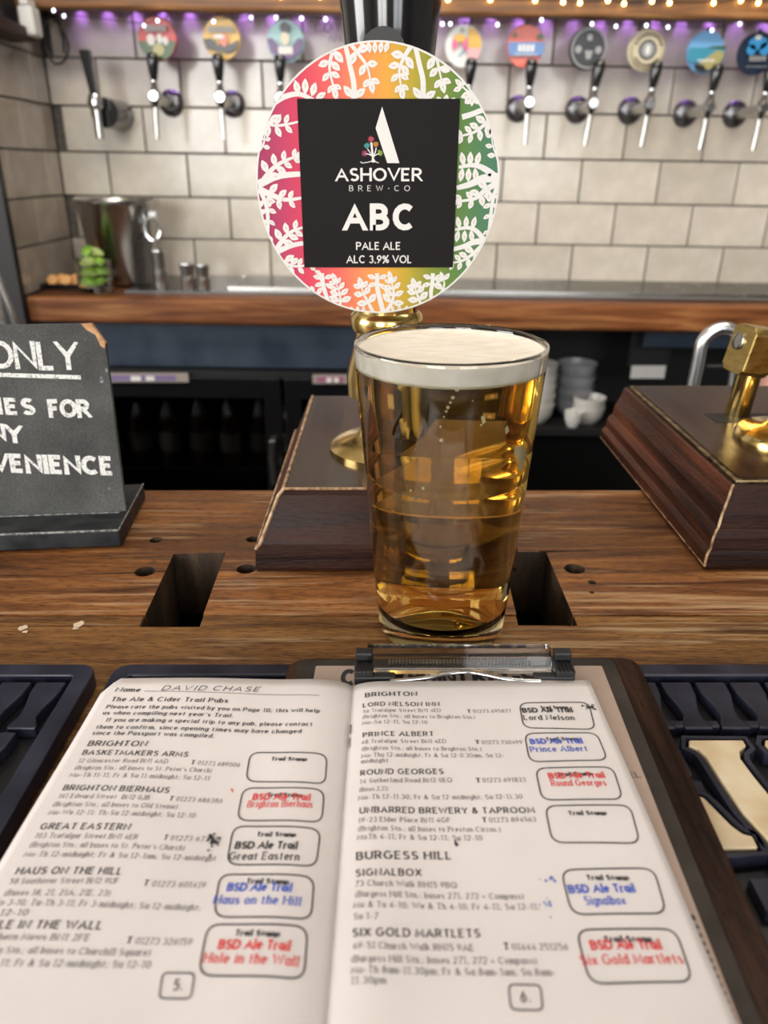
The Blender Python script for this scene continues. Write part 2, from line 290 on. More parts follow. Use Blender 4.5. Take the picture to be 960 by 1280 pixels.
# ------------------------------------------------------------------ stroke lettering
G = {
'A': (.8, "0 0,.4 1,.8 0;.14 .33,.66 .33"), 'B': (.62, "0 0,0 1,.3 1,@.3 .76 .25 .24 90 -90,0 .52;.3 .52,@.32 .26 .3 .26 90 -90,0 0"),
'C': (.76, "@.42 .5 .42 .5 48 312"), 'D': (.74, "0 0,0 1,.28 1,@.28 .5 .44 .5 90 -90,0 0"), 'E': (.54, ".54 1,0 1,0 0,.54 0;0 .52,.46 .52"),
'F': (.52, ".52 1,0 1,0 0;0 .5,.44 .5"), 'G': (.84, "@.42 .5 .42 .5 48 345,.83 .47,.5 .47"), 'H': (.7, "0 0,0 1;.7 0,.7 1;0 .52,.7 .52"),
'I': (.1, ".05 0,.05 1"), 'J': (.44, ".4 1,.4 .25,@.2 .25 .2 .25 0 -170"), 'K': (.66, "0 0,0 1;.62 1,0 .42;.2 .6,.66 0"), 'L': (.5, "0 1,0 0,.5 0"),
'M': (.88, "0 0,.06 1,.44 .2,.82 1,.88 0"), 'N': (.72, "0 0,0 1,.72 0,.72 1"), 'O': (.88, "@.44 .5 .44 .5 90 450"),
'P': (.58, "0 0,0 1,.3 1,@.3 .74 .28 .26 90 -90,0 .48"), 'Q': (.88, "@.44 .5 .44 .5 90 450;.5 .25,.86 -.06"),
'R': (.62, "0 0,0 1,.3 1,@.3 .74 .28 .26 90 -90,0 .48;.28 .48,.62 0"), 'S': (.58, "@.3 .75 .25 .25 35 250,@.29 .25 .28 .25 70 -145"),
'T': (.64, "0 1,.64 1;.32 1,.32 0"), 'U': (.68, "0 1,0 .32,@.34 .32 .34 .32 180 360,.68 1"), 'V': (.76, "0 1,.38 0,.76 1"),
'W': (1.08, "0 1,.27 0,.54 .9,.81 0,1.08 1"), 'X': (.7, "0 0,.7 1;0 1,.7 0"), 'Y': (.7, "0 1,.35 .48,.7 1;.35 .48,.35 0"), 'Z': (.6, "0 1,.6 1,0 0,.6 0"),
'a': (.46, "@.23 .33 .23 .33 0 360;.46 .66,.46 0"), 'b': (.47, "0 1,0 0;@.24 .33 .23 .33 0 360"), 'c': (.44, "@.25 .33 .25 .33 50 310"),
'd': (.46, "@.23 .33 .23 .33 0 360;.46 1,.46 0"), 'e': (.46, "0 .35,.46 .35,@.23 .33 .23 .33 0 310"), 'f': (.34, ".36 .96,@.26 .8 .14 .18 60 180,.12 0;0 .64,.32 .64"),
'g': (.46, "@.23 .33 .23 .33 0 360;.46 .66,.46 -.1,@.23 -.1 .23 .17 0 -150"), 'h': (.41, "0 1,0 0;0 .4,@.21 .42 .2 .24 170 0,.41 0"),
'i': (.1, ".05 .66,.05 0;.05 .84,.05 .97"), 'k': (.44, "0 1,0 0;.4 .66,0 .28;.14 .38,.44 0"), 'l': (.1, ".05 1,.05 0"),
'm': (.68, "0 .66,0 0;0 .42,@.17 .44 .17 .22 170 0,.34 0;.34 .42,@.51 .44 .17 .22 170 0,.68 0"), 'n': (.41, "0 .66,0 0;0 .4,@.21 .42 .2 .24 170 0,.41 0"),
'o': (.48, "@.24 .33 .24 .33 0 360"), 'p': (.47, "0 .66,0 -.28;@.24 .33 .23 .33 0 360"), 'q': (.46, "@.23 .33 .23 .33 0 360;.46 .66,.46 -.28"),
'r': (.3, "0 .66,0 0;0 .4,@.2 .42 .2 .24 170 60"), 's': (.38, "@.19 .49 .16 .17 40 250,@.19 .17 .18 .17 70 -140"),
't': (.34, ".14 .9,.14 .1,@.26 .12 .12 .12 190 290;0 .64,.32 .64"), 'u': (.41, "0 .66,0 .22,@.2 .22 .2 .22 180 360,.41 .66;.41 .66,.41 0"),
'v': (.44, "0 .66,.22 0,.44 .66"), 'w': (.66, "0 .66,.17 0,.33 .6,.49 0,.66 .66"), 'x': (.44, "0 0,.44 .66;0 .66,.44 0"), 'y': (.44, "0 .66,.22 0;.44 .66,.1 -.28"), 'z': (.4, "0 .66,.4 .66,0 0,.4 0"),
'0': (.54, "@.27 .5 .27 .5 90 450"), '1': (.3, ".02 .8,.2 1,.2 0"), '2': (.54, "@.27 .72 .25 .28 160 -20,.02 0,.54 0"), '3': (.52, "@.25 .76 .22 .24 150 -80,@.25 .26 .27 .27 80 -150"),
'4': (.56, ".42 0,.42 1,0 .28,.56 .28"), '5': (.52, ".48 1,.1 1,.06 .56,@.26 .31 .27 .31 125 -140"), '6': (.54, ".42 .98,.08 .5,@.27 .3 .26 .3 160 520"),
'7': (.52, "0 1,.52 1,.18 0"), '8': (.54, "@.27 .76 .21 .24 90 450;@.27 .26 .27 .26 90 450"), '9': (.54, ".12 .02,.46 .5,@.27 .7 .26 .3 -20 340"),
'.': (.1, ".05 0,.05 .12"), ',': (.1, ".07 .1,.02 -.14"), ';': (.1, ".07 .1,.02 -.14;.07 .5,.07 .62"), ':': (.1, ".05 0,.05 .12;.05 .5,.05 .62"), "'": (.08, ".05 1,.02 .78"),
'-': (.3, "0 .34,.3 .34"), '+': (.44, "0 .36,.44 .36;.22 .14,.22 .58"), '(': (.24, "@.5 .38 .45 .66 125 235"), ')': (.24, "@-.26 .38 .45 .66 55 -55"),
'&': (.7, ".7 .0,.2 .68,@.3 .82 .14 .17 200 -30,.1 .4,@.26 .22 .24 .22 150 330,.62 .5"), '%': (.8, ".1 0,.7 1;@.16 .78 .16 .2 90 450;@.64 .22 .16 .2 90 450"), '/': (.4, "0 0,.4 1"), '_': (.2, "0 .42,.2 .42"),
'*': (.16, "@.08 .45 .05 .05 0 360"),
}
def glyph_lines(s):
    out = []
    for st in s.split(';'):
        pts = []
        for tk in st.split(','):
            if tk[0] == '@':
                cx, cy, rx, ry, a0, a1 = map(float, tk[1:].split()); n = max(3, int(abs(a1 - a0)/24))
                pts += [(cx + rx*cos(R(a0 + (a1 - a0)*i/n)), cy + ry*sin(R(a0 + (a1 - a0)*i/n))) for i in range(n + 1)]
            else: pts.append(tuple(map(float, tk.split())))
        out.append(pts)
    return out
GL = {k: (w, glyph_lines(s)) for k, (w, s) in G.items()}
def strip(pts, hw, contrast=0.0):
    """mitred ribbon around a polyline -> list of quads in 2D"""
    P = [Vector(p) for p in pts]; n = len(P)
    closed = (P[0] - P[-1]).length < 1e-4
    L_, R_ = [], []
    for i in range(n):
        a = P[i-1] if i > 0 else (P[-2] if closed else None)
        c = P[i+1] if i < n-1 else (P[1] if closed else None)
        d1 = (P[i] - a).normalized() if a is not None and (P[i] - a).length > 1e-7 else None
        d2 = (c - P[i]).normalized() if c is not None and (c - P[i]).length > 1e-7 else None
        d1 = d1 or d2 or Vector((1, 0)); d2 = d2 or d1
        n1 = Vector((-d1.y, d1.x)); n2 = Vector((-d2.y, d2.x)); m = n1 + n2
        if m.length < .35: m = n1
        m = m.normalized(); k = min(1/max(m.dot(n1), .3), 2.2)
        t = (d1 + d2)/2
        w = hw*(1 - contrast*(1 - min(1, abs(t.y)*1.15)))
        L_.append(P[i] + m*w*k); R_.append(P[i] - m*w*k)
    return [(R_[i], R_[i+1], L_[i+1], L_[i]) for i in range(n-1)]
def layout(text, hw=.06, gap=.17, serif=False, contrast=0.0, space=.42, jitter=0.0):
    """returns (width, quads) in units of cap height"""
    x = 0; Q = []
    for ch in text:
        if ch == ' ': x += space; continue
        if ch not in GL: ch = '-'
        w, ls = GL[ch]
        jx, jy = random.uniform(-jitter, jitter), random.uniform(-jitter, jitter)
        for pts in ls:
            ex = list(pts)
            if not serif and (Vector(pts[0]) - Vector(pts[-1])).length > 1e-4:
                for e_, i0, i1 in ((0, 0, 1), (-1, -1, -2)):
                    a_, b_ = Vector(pts[i0]), Vector(pts[i1]); d_ = (a_ - b_)
                    if d_.length > 1e-6 and abs(d_.y) > abs(d_.x)*.8 and min(abs(a_.y), abs(a_.y-1)) < .02: ex[e_] = tuple(a_ + d_.normalized()*hw*1.6)
            lo_, hi_ = (-hw, 1 + hw) if (ch.isupper() or ch.isdigit()) else (-9, 9)
            for q in strip(ex, hw, contrast): Q.append([Vector((p[0] + x + jx, min(hi_, max(lo_, p[1])) + jy)) for p in q])
            if serif:
                n = len(pts)
                for i in range(n-1):
                    a, b_ = Vector(pts[i]), Vector(pts[i+1]); d = b_ - a
                    if abs(d.y) > .4 and abs(d.x) < abs(d.y)*.65:
                        for p, nb in ((a, pts[i-1] if i > 0 else None), (b_, pts[i+2] if i+2 < n else None)):
                            if min(abs(p.y), abs(p.y-1), abs(p.y-.66), abs(p.y+.28)) > .03: continue
                            if nb is not None:
                                e = Vector(nb) - p
                                if abs(e.y) > .3: continue
                            sy = .03 if p.y < .3 else -.03
                            Q.append([Vector((p.x + x + jx + sx, p.y + sy*.9 + qy + jy)) for sx, qy in ((-.165, -.042), (.165, -.042), (.165, .042), (-.165, .042))])
        x += w + gap
    return x - gap, Q
def text_on(mb, text, P0, P1, cap, zf, hw=.06, serif=False, contrast=0.0, gap=.17, slant=0.0, jitter=0.0):
    """lettering from P0 to P1 (x, y) lying on the height field zf"""
    w, Q = layout(text, hw, gap, serif, contrast, jitter=jitter)
    P0, P1 = Vector(P0[:2]), Vector(P1[:2]); d = (P1 - P0); sx = d.length/w; d.normalize(); nn = Vector((-d.y, d.x))
    for kq, q in enumerate(Q):
        v = []
        for p in q:
            t = P0 + d*((p.x + slant*p.y)*sx) + nn*(p.y*cap); v.append((t.x, t.y, zf(t.x, t.y) + (kq % 13)*5e-6))
        mb.add(v, [(0, 1, 2, 3)])
def rrect(quad, r, n=5):
    """rounded outline through four corners (world xy)"""
    Q = [Vector(q[:2]) for q in quad]; out = []
    for i in range(4):
        a, p, c = Q[i-1], Q[i], Q[(i+1) % 4]
        u = (a - p).normalized()*r; v = (c - p).normalized()*r
        for k in range(n + 1):
            t = k/n; out.append(p + u*(1-t)**2 + v*t**2)
    return out
def outline(mb, pts, hw, zf):
    pts = list(pts) + [pts[0]]; fine = []
    for a, b_ in zip(pts[:-1], pts[1:]):
        n = max(1, int((b_-a).length/.002)); fine += [a + (b_-a)*k/n for k in range(n)]
    pts = fine + [fine[0]]
    for q in strip(pts, hw): mb.add([(p.x, p.y, zf(p.x, p.y)) for p in q], [(0, 1, 2, 3)])

# ================================================================== ROOM SHELL
X0, X1, YB, YF = -3.0, 3.4, 2.10, -2.6
struct('floor', MB().box(X0, X1, YF, YB+.1, -1.16, -1.10), M['floor'], 'dark floorboards behind and in front of the bar')
struct('ceiling', MB().box(X0, X1, YF, YB+.1, 1.5, 1.56), M['ceiling'], 'plain pale pub ceiling')
wb = struct('wall_back', MB().box(-.822, X1, YB+.006, YB+.1, -1.1, 1.5), M['grout'], 'wall of large cream brick-bond tiles behind the taps')
ws = struct('wall_left', MB().box(-.95, -.828, 1.73, YB+.1, -1.1, 1.5), M['grout'], 'short taupe tiled side wall left of the back counter')
struct('wall_back_left', MB().box(X0, -.95, YB, YB+.1, -1.1, 1.5), M['plaster'], 'plain plaster wall beyond the tiled pier')
struct('wall_far_left', MB().box(X0-.1, X0, YF, YB+.1, -1.1, 0.1).box(X0-.1, X0, YF, -.9, .1, 1.5).box(X0-.1, X0, .5, YB+.1, .1, 1.5).box(X0-.1, X0, -.9, .5, 1.4, 1.5), M['plaster'], 'plaster side wall with a window')
struct('wall_right', MB().box(X1, X1+.1, YF, YB+.1, -1.1, 1.5), M['plaster'], 'plaster wall on the right')
fw = MB()
fw.box(X0, X1, YF-.1, YF, -1.1, 0).box(X0, X1, YF-.1, YF, 1.45, 1.5).box(X0, -1.8, YF-.1, YF, 0, 1.45).box(-.5, .3, YF-.1, YF, 0, 1.45).box(1.55, X1, YF-.1, YF, 0, 1.45)
struct('wall_front', fw, M['plaster'], 'street side wall with two windows behind the camera')
for i, (a, b_) in enumerate(((-1.8, -.5), (.3, 1.55))):
    m = MB().box(a, a+.05, YF-.06, YF-.01, 0, 1.45).box(b_-.05, b_, YF-.06, YF-.01, 0, 1.45).box(a, b_, YF-.06, YF-.01, 0, .05).box(a, b_, YF-.06, YF-.01, 1.4, 1.45).box((a+b_)/2-.02, (a+b_)/2+.02, YF-.06, YF-.01, 0, 1.45)
    w_ = struct('window_%d' % (i+1), m, M['white'], 'white framed street window')
# tiles (proud of the grout, each its own piece)
TW, TH, g_ = .200, .102, .0022
tm = MB().box(-TW/2+g_, TW/2-g_, -.006, .003, -TH/2+g_, TH/2-g_)
tsrc = mkobj('tile', tm, M['tile'], wb, bevel=.0012, origin=(0, 0, 0)); first = True
offs = {-1: .1, 0: 0.0, 1: .1, 2: 0.0, 3: .1, 4: 0.0}
rows = [(-1, -.066), (0, .0358), (1, .1376), (2, .2397), (3, .3417), (4, .4436), (5, .5456), (6, .6476), (7, .7496)]
def place_tiles(src, wall, pos, base):
    fst = True
    for p in pos:
        if fst: src.location = Vector(p) - base; fst = False
        else: copy_part(src, wall, Vector(p) - base)
half = MB().box(-TW/4+g_, TW/4-g_, -.006, .003, -TH/2+g_, TH/2-g_)
pos = []; hpos = []
for k, z in rows:
    # joints at x = off + .2 n ; the corner at -.822
    off = .1 if k % 2 else 0.0
    x = -.8 + off if off else -.8
    edges = [x + .2*i for i in range(0, 20)]
    for a in edges: pos.append((a + .1, YB+.003, z + TH/2))
    hpos.append((-.822, edges[0], z))
place_tiles(tsrc, wb, pos, Vector((0, 0, 0)))
for a, b_, z in hpos:
    if b_ - a > .03:
        mkobj('tile', MB().box(a+g_, b_-g_, YB-.003, YB+.006, z+g_, z+TH-g_), M['tile'], wb, bevel=.0012)
for k, z in rows:
    off = 0 if k % 2 == 0 else .1
    ys = [YB - .003]
    y = YB - (.09 if off else .19)
    while y > 1.74: ys.append(y); y -= .2
    ys.append(1.73)
    for a, b_ in zip(ys[1:], ys[:-1]):
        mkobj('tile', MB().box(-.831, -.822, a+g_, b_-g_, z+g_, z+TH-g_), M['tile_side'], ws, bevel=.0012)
struct('trim_1', MB().box(-.845, -.80, 1.708, 1.730, -1.1, .56), M['black'], 'black edging post at the end of the tiled side wall')

# ================================================================== BACK COUNTER AND SHELF
CT = -.060                                                     # top of the back counter
cnt = thing('back_counter', 'long wooden back counter with a thick rounded edge under the taps', 'counter', (0, 1.93, CT-.06))
mkobj('worktop', MB().box(-.80, 3.3, 1.755, 2.085, CT-.045, CT), M['counter'], cnt, bevel=.006)
mkobj('edge_plank', MB().box(-.80, -.05, 1.728, 1.755, CT-.056, CT+.001), M['counter'], cnt, bevel=.008, bseg=3)
mkobj('edge_plank', MB().box(-.048, 1.3, 1.730, 1.755, CT-.058, CT+.001), M['counter'], cnt, bevel=.008, bseg=3)
mkobj('edge_plank', MB().box(1.302, 3.3, 1.729, 1.755, CT-.056, CT+.001), M['counter'], cnt, bevel=.008, bseg=3)
mkobj('fascia', MB().box(-.80, .30, 1.775, 1.80, -.225, CT-.05), M['navy'], cnt, bevel=.002, label='navy painted fascia')
mkobj('fascia', MB().box(.62, 1.6, 1.785, 1.80, -.165, CT-.05), M['navy'], cnt, bevel=.002, label='short navy painted fascia')
mkobj('back_panel', MB().box(-.80, 3.3, 2.06, 2.075, -1.065, CT-.05), M['black'], cnt)
dt = thing('drip_tray', 'long steel drip tray with slotted grille at the foot of the tiles', 'drip tray', (.3, 1.97, CT))
mkobj('tray', MB().box(-.60, 1.5, 1.80, 2.08, CT+.0005, CT+.006), M['darksteel'], dt, bevel=.001)
gm = MB()
for i in range(300): gm.box(-.36 + i*.0062, -.36 + i*.0062 + .0030, 1.86, 2.065, CT+.006, CT+.0105)
gm.box(-.37, 1.5, 1.853, 1.860, CT+.006, CT+.0105).box(-.37, 1.5, 2.065, 2.072, CT+.006, CT+.0105)
mkobj('grille', gm, M['steel'], dt)
ubs = thing('under_counter_shelf', 'black open shelving under the right half of the back counter', 'shelf', (.75, 1.93, -1.10))
mkobj('shelf_board', MB().box(.32, 1.6, 1.80, 2.05, -.392, -.376), M['black'], ubs)
mkobj('shelf_board', MB().box(.32, 1.6, 1.80, 2.05, -.80, -.784), M['black'], ubs)
mkobj('upright', MB().box(.30, .32, 1.79, 2.05, -1.065, -.112), M['black'], ubs)
mkobj('upright', MB().box(1.6, 1.62, 1.79, 2.05, -1.065, -.112), M['black'], ubs)
fr = thing('bottle_fridge', 'black two door bottle fridge under the left half of the back counter', 'fridge', (-.25, 1.9, -1.10))
fm = MB().box(-.78, .29, 2.02, 2.05, -1.065, -.235).box(-.78, -.76, 1.80, 2.02, -1.065, -.235).box(.27, .29, 1.80, 2.02, -1.065, -.235).box(-.76, .27, 1.80, 2.02, -.26, -.235).box(-.76, .27, 1.80, 2.02, -1.065, -1.06)
mkobj('cabinet_body', fm, M['black'], fr)
for a, b_ in ((-.77, -.245), (-.235, .28)):
    d = mkobj('door', MB().box(a, a+.04, 1.775, 1.798, -1.05, -.25).box(b_-.04, b_, 1.775, 1.798, -1.05, -.25).box(a+.04, b_-.04, 1.775, 1.798, -.30, -.25).box(a+.04, b_-.04, 1.775, 1.798, -1.05, -1.0), M['blackgloss'], fr, bevel=.002)
    mkobj('door_handle', MB().box(b_-.030 if a < -.5 else a+.015, b_-.015 if a < -.5 else a+.030, 1.755, 1.775, -.52, -.40), M['darksteel'], d, bevel=.003)
    mkobj('glass_pane', MB().box(a+.04, b_-.04, 1.784, 1.789, -1.0, -.30), M['pane'], d)
mkobj('wire_shelf', MB().box(-.76, .27, 1.82, 2.0, -.506, -.50), M['darksteel'], fr)
bot = thing('beer_bottle', 'dark beer bottles standing inside the black fridge', 'bottle', (-.70, 1.86, -.499), 'bottles in the fridge')
M['bottle'] = mat('brown_glass', (.03, .018, .01), .12); M['bcap'] = mat('bottle_cap', (.45, .42, .36), .35, metal=.6); M['blab'] = mat('bottle_label', (.09, .075, .055), .6)
mkobj('bottle_body', MB().lathe([(.0, 0), (.028, 0), (.030, .01), (.030, .12), (.026, .14), (.014, .165), (.0125, .195), (0, .195)], (-.70, 1.86, -.499), seg=20), M['bottle'], bot, smooth=True)
mkobj('cap', MB().lathe([(0, .192), (.015, .192), (.015, .200), (0, .202)], (-.70, 1.86, -.499), seg=16), M['bcap'], bot, smooth=True)
mkobj('bottle_label', MB().lathe([(.0306, .04), (.0306, .09)], (-.70, 1.86, -.499), seg=20), M['blab'], bot, smooth=True)
for i in range(1, 12):
    c = copy_tree(bot); c.location = (-.70 + i*.078, 1.86 + random.uniform(-.01, .01), Z0 - .499)
for px0, px1, py, c1, lab in ((131, 236, 472, (.20, .15, .30), 'purple and white price strip on the fridge top left'), (391, 445, 474, (.35, .12, .22), 'pink and white price strip on the fridge top beside the dark block')):
    a, b_ = aty(px0, py, 1.77), aty(px1, py, 1.77)
    t = thing('price_strip', lab, 'label strip', (a.x, 1.77, a.z))
    mkobj('strip_card', MB().box(a.x, b_.x, 1.765, 1.770, a.z-.010, a.z+.012), mat('card_beige', (.33, .29, .26), .6), t)
    mkobj('coloured_band', MB().box(a.x+.01, b_.x-.03, 1.7635, 1.765, a.z-.006, a.z+.007), mat('card_purple', c1, .6), t)
    mkobj('white_patch', MB().box(a.x+(b_.x-a.x)*.32, a.x+(b_.x-a.x)*.44, 1.762, 1.7635, a.z-.006, a.z+.005).box(a.x+(b_.x-a.x)*.50, a.x+(b_.x-a.x)*.60, 1.762, 1.7635, a.z-.006, a.z+.005), M['white'], t)

# top beam shelf with fairy lights and led strip
BZ = round(aty(740, 22, 1.93).z, 4) + .005
bs = thing('wooden_beam_shelf', 'thick rough wooden beam shelf running above the taps', 'shelf', (.9, 1.98, BZ))
mkobj('beam', MB().box(-.828, 3.3, 1.93, 1.975, BZ-.005, BZ+.068), M['beam'], bs, bevel=.006)
mkobj('shelf_underside', MB().box(-.828, 3.3, 1.975, YB, BZ+.045, BZ+.068), M['beam'], bs)
tr = thing('side_ledge', 'dark brown wooden ledge on the left tiled wall', 'shelf', (-.79, 1.9, .47))
mkobj('ledge_board', MB().box(-.820, -.765, 1.735, 1.926, .452, .476), M['mahogany'], tr, bevel=.003)
mkobj('ledge_back', MB().box(-.821, -.80, 1.735, 1.926, .476, .60), M['black'], tr)
led_m = mat('led_violet', (.5, .3, .9), .4, emit=(.55, .28, 1.0), es=7); led_o = mat('led_orange', (.9, .5, .2), .4, emit=(1, .38, .12), es=6)
ls_ = thing('led_strip', 'violet led strip tucked under the beam above the tiles', 'light strip', (0, 2.07, BZ+.04))
mkobj('strip_tape', MB().box(-.75, 1.35, 2.070, 2.080, BZ+.042, BZ+.045), M['white'], ls_)
xs = []; x = -.72
for i in range(32): xs.append(x + i*.0645)
for i, x in enumerate(xs):
    org = (i == 27)
    mkobj('led', MB().box(x-.004, x+.004, 2.072, 2.079, BZ+.039, BZ+.042), led_o if org else led_m, ls_)
    d = bpy.data.lights.new('led_glow', 'SPOT'); d.energy = .15 if org else .17; d.color = (1, .35, .12) if org else (.52, .25, 1.0); d.shadow_soft_size = .004
    d.spot_size = R(66); d.spot_blend = .8
    o = bpy.data.objects.new('led_glow', d); C.objects.link(o); o.location = (x, 2.078, Z0 + BZ + .036); o.rotation_euler = (R(16), 0, 0)
# fairy lights: warm ones on the beam face and clear ones below it
fmw = mat('fairy_warm', (1, .8, .3), .4, emit=(1.0, .72, .25), es=14); fmc = mat('fairy_cool', (.8, .8, 1), .4, emit=(.80, .80, 1.0), es=5)
wire = mat('dark_wire', (.03, .03, .03), .5)
fl = thing('fairy_light_string', 'string of tiny warm fairy lights along the beam face', 'fairy lights', (.5, 1.925, BZ+.05))
pts = []
for (x, y) in [(613, 0), (669, 1), (704, 3), (725, 4), (760, 1), (780, 5), (815, 2), (837, 4), (892, 4), (926, 1), (948, 4), (540, -4), (500, -3), (560, 0), (400, -4), (350, -4), (990, 1), (1030, 2)]:
    p = aty(x, y, 1.922); pts.append(p)
    mkobj('bulb', MB().lathe([(0, -.004), (.0035, -.002), (.0040, .001), (.0025, .004), (0, .0045)], p, seg=8), fmw, fl, smooth=True)
pts.sort(key=lambda q: q.x); mkobj('wire', MB().tube([(p.x, 1.9255, p.z+.004) for p in pts], .0011, 6), wire, fl)
fl2 = thing('fairy_light_string', 'string of clear cool fairy lights hanging below the beam', 'fairy lights', (-.1, 1.95, BZ))
pts = []
for (x, y) in [(67, 13), (80, 20), (180, 32), (197, 26), (267, 27), (314, 22), (345, 22), (377, 23), (407, 24), (553, 30), (563, 30), (622, 31), (677, 25), (740, 30), (770, 33), (808, 32), (835, 34), (890, 38), (925, 30)]:
    p = aty(x, y, 1.922); pts.append(p)
    mkobj('bulb', MB().lathe([(0, -.0035), (.0028, -.002), (.0030, .001), (.002, .003), (0, .0035)], p, seg=8), fmc, fl2, smooth=True)
pts.sort(key=lambda q: q.x); mkobj('wire', MB().tube([(p.x, p.y+.0045, p.z+.004) for p in pts], .0008, 6), wire, fl2)
# cable loop and white plug on the left
pg = thing('plug_adaptor', 'white plug adaptor high in the left corner', 'plug', (-.745, 1.93, .50))
a = aty(37, 26, 1.90)
mkobj('plug_body', MB().box(a.x-.016, a.x+.016, 1.88, 1.925, a.z-.030, a.z+.026), M['white'], pg, bevel=.006)
mkobj('plug_top', MB().box(a.x-.009, a.x+.009, 1.88, 1.925, a.z+.026, a.z+.040), M['white'], pg, bevel=.003)
cl = [aty(x, y, 2.02) for x, y in [(40, 8), (56, 14), (66, 22), (77, 36), (85, 55), (84, 68), (78, 78), (68, 79), (60, 68), (55, 52), (53, 38), (60, 24), (72, 22), (79, 50), (80, 66)]]
def smoothline(P, n=5):
    out = []
    for i in range(len(P)-1):
        p0, p1, p2, p3 = P[max(i-1, 0)], P[i], P[i+1], P[min(i+2, len(P)-1)]
        for k in range(n):
            t = k/n; out.append(.5*((2*p1) + (-p0+p2)*t + (2*p0-5*p1+4*p2-p3)*t*t + (-p0+3*p1-3*p2+p3)*t**3))
    return out + [P[-1]]
tag(mkobj('cable', MB().tube(smoothline(cl), .0028, 8), wire, smooth=True), 'dark cable looped down over the tiles from the plug', 'cable')

# ================================================================== WALL TAPS
TY = 1.95
tip = aty(657, 85, TY); zc = aty(657, 130, TY).z; zs = aty(657, 183, TY).z
tap = thing('beer_tap', '', 'beer tap', (0, TY, zc), 'wall mounted chrome beer taps')
tz = zc
mkobj('rosette', MB().lathe([(0, 0), (.030, 0), (.030, -.006), (.022, -.016), (.016, -.018), (0, -.018)], (0, YB-.003, tz-.004), Matrix.Rotation(R(-90), 4, 'X') @ Matrix.Scale(-1, 4, (0, 0, 1)) @ Matrix.Scale(-1, 4, (0, 0, 1)), 28), M['darksteel'], tap, smooth=True)
mkobj('shank', MB().tube([(0, YB-.008, tz-.004), (0, TY+.035, tz-.004), (0, TY, tz-.002)], [.012, .012, .013], 16), M['steel'], tap, smooth=True)
mkobj('tap_body', MB().lathe([(0, -.030), (.007, -.026), (.009, -.018), (.0125, -.009), (.0135, 0), (.0125, .009), (.009, .014), (.007, .018), (0, .018)], (0, TY, tz), seg=24).tube([(0, TY-.016, tz), (0, TY+.002, tz)], .010, 16), M['chrome'], tap, smooth=True)
mkobj('spout', MB().tube([(0, TY, tz-.020), (0, TY-.003, tz-.035), (0, TY-.005, tz-.088)], [.0075, .0062, .0050], 14), M['steel'], tap, smooth=True)
mkobj('ferrule', MB().lathe([(0, .016), (.0068, .016), (.0078, .021), (.0062, .024), (.0078, .028), (.0064, .036), (0, .036)], (0, TY, tz), seg=18), M['chrome'], tap, smooth=True)
mkobj('handle', MB().lathe([(0, .030), (.0072, .031), (.0100, .045), (.0130, .066), (.0132, .076), (.0100, .084), (0, .087)], (0, TY, tz), seg=22), M['blackgloss'], tap, smooth=True)
taps = [(193, 'red and green'), (275, 'yellow'), (350, 'teal and purple'), (582, 'pink and yellow flowered'), (658, 'red and blue'), (738, 'black'), (809, 'cream'), (884, 'seaside landscape'), (951, 'dark blue galaxy')]
for i, (px, nm) in enumerate(taps):
    t = tap if i == 0 else copy_tree(tap)
    p = aty(px, 132, TY)
    t.location = (p.x, TY, Z0 + tz - (.004 if px > 850 else 0)); t['label'] = 'black-handled chrome beer tap below the %s badge' % nm
    t.rotation_euler = (0, R([2, -1, 0, 3, 0, 5, 4, 4, 3][i]), 0)
# the odd tap on the far left with a square handle
p = aty(124, 140, 1.97); p.z -= .018
t = thing('beer_tap', 'stubby beer tap with square black handle, first on the left', 'beer tap', (p.x, 1.97, p.z), 'wall mounted chrome beer taps')
zt = p.z
mkobj('rosette', MB().tube([(p.x+.006, 2.094, zt), (p.x+.004, 1.985, zt)], [.034, .032], 24), M['blackgloss'], t, smooth=True)
mkobj('tap_body', MB().lathe([(0, -.01), (.015, -.008), (.018, .004), (.013, .022), (0, .024)], (p.x-.008, 1.965, zt+.014), seg=20), M['chrome'], t, smooth=True)
mkobj('spout', MB().tube([(p.x-.008, 1.968, zt+.01), (p.x-.006, 1.962, zt-.055)], [.011, .009], 14), M['steel'], t, smooth=True)
mkobj('handle', MB().add([(p.x-.008-.008, 1.957, zt+.035), (p.x+.000, 1.957, zt+.035), (p.x+.000, 1.973, zt+.035), (p.x-.016, 1.973, zt+.035), (p.x-.028, 1.955, zt+.122), (p.x-.004, 1.955, zt+.124), (p.x-.004, 1.975, zt+.124), (p.x-.028, 1.975, zt+.122)], [(0, 3, 2, 1), (4, 5, 6, 7), (0, 1, 5, 4), (1, 2, 6, 5), (2, 3, 7, 6), (3, 0, 4, 7)]), M['blackgloss'], t, bevel=.003)

